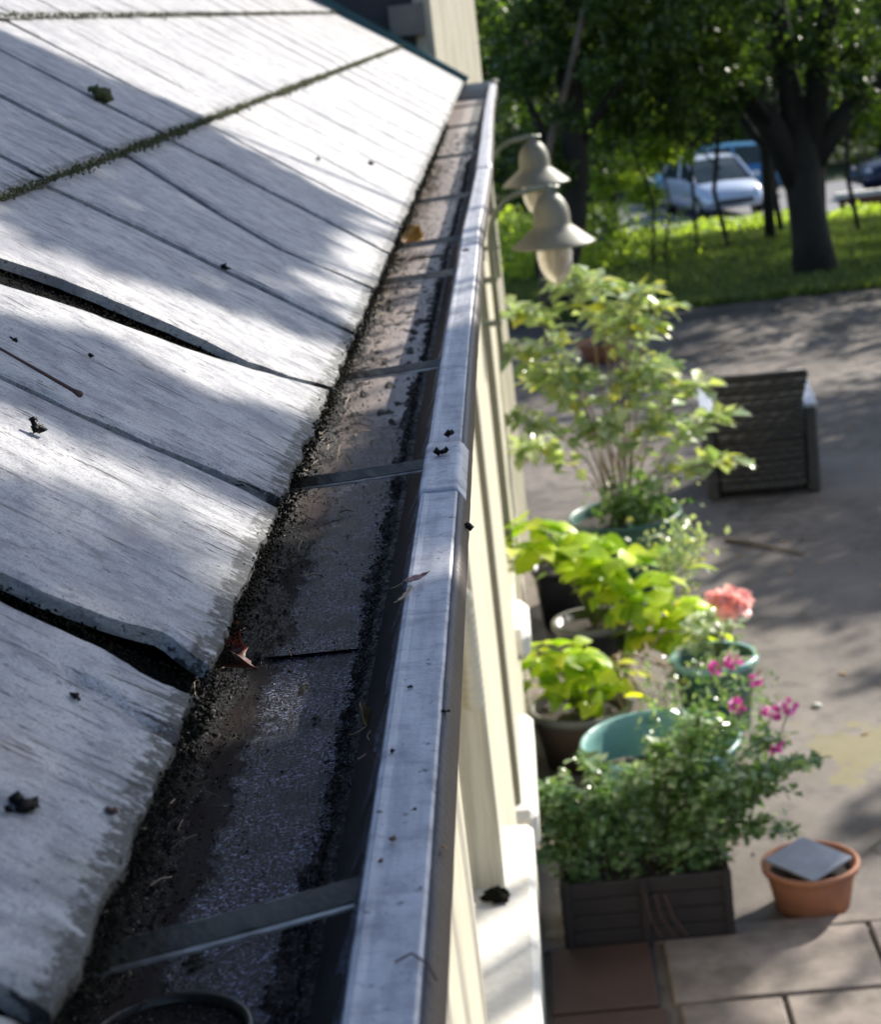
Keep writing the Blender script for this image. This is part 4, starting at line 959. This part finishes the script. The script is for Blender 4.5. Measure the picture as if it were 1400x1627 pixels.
# canopy filling trees left and right further back
for i, (x, y, lab) in enumerate(((2.6, 24.5, 'leafy tree filling the gap above the pale car'), (6.3, 24, 'leafy tree at the right edge of the lawn'), (4.2, 27, 'leafy tree standing behind the thick forked trunk'), (-.8, 22, 'leafy tree rising behind the far end of the gutter'), (1.6, 33, 'leafy tree far back near the road edge'))):
    g = gz(y)
    tree('woodland_tree', lab, [(x, y, g-.05), (x+.1, y, g+2), (x, y, g+4), (x, y, g+6)], [.13, .11, .10, .05], [([(x+.05, y, g+2.2), (x+.8, y-.3, g+2.9), (x+1.5, y, g+3.6)], .06, .02), ([(x+.05, y, g+2.4), (x-.8, y+.3, g+3.1), (x-1.3, y, g+3.9)], .06, .02)],
         clumpbox(16, (x-1.9, x+1.9), (y-1.5, y+1.5), (g+2.55 if i != 3 else g+1.2, g+4.2), (.4, .8)) + clumpbox(8, (x-1.8, x+1.8), (y-1.6, y+1.6), (g+4, g+6), (.8, 1.1)), .09, 15000, group=G_, seed=30+i) if i not in (0,) else \
    tree('woodland_tree', lab, [(x+1.4, y+6, gz(y+6)-.05), (x+1.45, y+6, g+2), (x+1.4, y+6, g+4), (x+1.4, y+6, g+6)], [.09, .08, .07, .04], [], clumpbox(16, (x-.8, x+2.6), (y+4, y+8), (1.6, 3.0), (.4, .8)), .10, 9000, mat='leaf_far', group=G_, seed=30+i)
# shrubs and hedge beyond the road
for i in range(13):
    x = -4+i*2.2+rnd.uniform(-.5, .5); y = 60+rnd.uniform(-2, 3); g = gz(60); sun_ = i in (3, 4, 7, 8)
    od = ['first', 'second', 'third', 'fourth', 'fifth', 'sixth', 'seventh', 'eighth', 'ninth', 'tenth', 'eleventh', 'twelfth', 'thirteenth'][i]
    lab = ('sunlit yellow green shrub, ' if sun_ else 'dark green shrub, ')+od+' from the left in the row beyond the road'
    t = tag(empty('shrub', (x, y, g)), lab, 'shrub', 'shrubs lining the far side of the road')
    h = rnd.uniform(3.2, 4.6) if not sun_ else 3.4
    m = MB(); m.tube([(0, 0, 0), (.05, 0, h*.4), (0, .1, h*.7)], [.12, .09, .04], 6); m.build('trunk', M['bark'], t)
    n = 3800; P = rng.normal(size=(n, 3))*np.array([1.0, .8, h*.24])+np.array([0, 0, h*.52]); P = P[P[:, 2] > .05]
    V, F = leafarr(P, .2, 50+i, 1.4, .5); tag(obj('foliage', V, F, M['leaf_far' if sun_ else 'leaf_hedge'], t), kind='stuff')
# far-off wood closing the view
P = []
for k in range(36000):
    P.append((rnd.uniform(-45, 70), rnd.uniform(72, 96), gz(80)+rnd.uniform(0, 1)**.8*(11+3*noise.noise((k*.001, 0, 0)))))
P = np.array(P); P[:, 2] += 1.5*np.sin(P[:, 0]*.5); P = P[P[:, 2] > gz(80)]
V, F = leafarr(P, .9, 90, 1.3, .5); tag(obj('far_wood', V, F, M['leaf_hedge']), 'dark wood closing the view behind the shrubs', 'woodland', kind='stuff')

# unseen tree by the drive, its boughs laid out to dapple roof and drive
def bough(spot, h):
    """a point on a bough above the place it shades"""
    s = Vector((SUN.x/SUN.z, SUN.y/SUN.z, 1.)); return Vector(spot)+s*h
random.seed(44)
def wuv(u, v): return rp(u, v)
def inpoly(x, y, poly):
    c = False; j = len(poly)-1
    for i in range(len(poly)):
        if ((poly[i][1] > y) != (poly[j][1] > y)) and (x < (poly[j][0]-poly[i][0])*(y-poly[i][1])/(poly[j][1]-poly[i][1])+poly[i][0]): c = not c
        j = i
    return c
def sample(poly, n):
    xs = [p[0] for p in poly]; yy = [p[1] for p in poly]; o = []
    while len(o) < n:
        a, b = random.uniform(min(xs), max(xs)), random.uniform(min(yy), max(yy))
        if inpoly(a, b, poly): o.append((a, b))
    return o
ROOFSHADE = [([(1.93, .0), (2.08, .09), (2.95, .09), (2.97, .37), (2.78, .64), (2.2, .9), (1.75, .9), (1.85, .45), (1.66, .28), (1.78, .12)], 5600),
             ([(1.27, -.16), (1.46, -.16), (1.50, .0), (1.37, .22), (1.28, .45), (1.10, .45), (1.17, .22), (1.24, .05)], 900),
             ([(-.4, -.17), (1.02, -.17), (1.08, .0), (1.12, .06), (1.02, .14), (1.06, .26), (.98, .5), (-.4, .6)], 3800)]
def rooftree(PP):
    for poly, n in ROOFSHADE:
        for u, v in sample(poly, n):
            PP.append(bough(wuv(u, v), random.uniform(2.2, 2.9)))
PP = []; rooftree(PP)
for k in range(1500):
    y = random.choice((random.uniform(.3, 1.0), random.uniform(1.27, 1.42), random.uniform(1.62, 2.12)))
    PP.append(bough((-.060+random.uniform(-.008, .03), y, 2.563), random.uniform(2.2, 2.9)))
for k in range(900):
    y = random.choice((random.uniform(.3, 1.0), random.uniform(.3, 1.0), random.uniform(1.24, 1.44)))
    PP.append(bough((random.uniform(-.22, -.12), y, 2.5), random.uniform(2.2, 2.9)))

PG = []
def ground(c, r0, n, h=None, z=0):
    hb = random.uniform(4.5, 7) if h is None else h
    for j in range(int(n*.6)): PG.append(bough((c[0]+random.gauss(0, r0), c[1]+random.gauss(0, r0), z), hb+random.uniform(-.3, .3)))
for k in range(300):       # the long shade over the drive
    c = (random.uniform(1.05, 5.2), random.uniform(8.6, 13.2)); ground(c, .24, 110)
for k in range(26): ground((random.uniform(.3, 4.5), random.uniform(13.2, 17.0)), .22, 100)
for k in range(9): ground((random.uniform(2.0, 3.6), random.uniform(6.4, 8.4)), .2, 70)
for c in ((1.0, 6.15), (1.25, 6.3), (1.5, 6.15), (1.8, 6.3), (1.35, 7.6)): ground(c, .09, 60, 5)
for c in ((.10, 5.36), (.25, 5.38), (.4, 5.36), (.05, 5.2), (.2, 5.15), (.1, 4.95), (.28, 4.9), (.0, 4.75), (.95, 5.2), (1.2, 4.9), (.45, 5.3)): ground(c, .09, 75, 5)
for c in ((.0, 5.43), (.15, 5.43), (.3, 5.43), (.44, 5.43)): ground(c, .05, 75, 5, .12)
tb = Vector((8.2, 12.5, 0)); t = tag(empty('shade_caster_tree', tb), 'tall unseen tree beside the drive with boughs laid out to cast shade', 'tree')
m = MB(); m.tube([(0, 0, -.1), (.1, 0, 1.5), (0, .1, 3), (-.1, 0, 4.5), (0, 0, 6)], [.38, .32, .3, .25, .15], 14); m.build('trunk', M['bark'], t, True)
P = np.array([tuple(p-tb) for p in PP])
for k in range(26):
    e = Vector(P[random.randrange(len(P))]); s0 = Vector((0, 0, min(max(1.8, e.z-2.0), 5.5))); m = MB(); mid = (s0+e)/2+Vector((0, 0, .3)); m.tube([s0, mid, e], [.06, .035, .008], 6); m.build('limb', M['bark'], t, True)
V, F = leafarr(np.array([tuple(p-tb) for p in PG]), .13, 79, 1.4, .5); tag(obj('crown', V, F, M['leaf_dark'], t), kind='stuff')
V, F = leafarr(P, .062, 77, 1.4, .5); tag(obj('crown', V, F, M['leaf_dark'], t), kind='stuff')

# a second, unseen tree right of the view, added to shade the lawn
tb = Vector((15.5, 30., gz(30))); t = tag(empty('shade_caster_tree', tb), 'tall unseen tree right of the lawn, added to shade it', 'tree')
m = MB(); m.tube([(0, 0, -.1), (.1, 0, 2), (0, .1, 4), (-.1, 0, 6), (0, 0, 8)], [.45, .36, .32, .25, .12], 14); m.build('trunk', M['bark'], t, True)
P = []
for k in range(230):
    c = (random.uniform(-.5, 8.5), 17.6+17*random.random()**1.4); hb = random.uniform(6.5, 9.5)
    c = bough((c[0], c[1], gz(c[1])), hb)
    for j in range(90): P.append((c.x+random.gauss(0, .34), c.y+random.gauss(0, .34), c.z+random.gauss(0, .3)))
P = np.array(P)-np.array(tuple(tb))
for k in range(18):
    e = Vector(P[random.randrange(len(P))]); s0 = Vector((0, 0, min(max(2., e.z-3.0), 7.))); m = MB(); m.tube([s0, (s0+e)/2+Vector((0, 0, .5)), e], [.09, .05, .01], 6); m.build('limb', M['bark'], t, True)
V, F = leafarr(P, .19, 78, 1.3, .5); tag(obj('crown', V, F, M['leaf_dark'], t), kind='stuff')
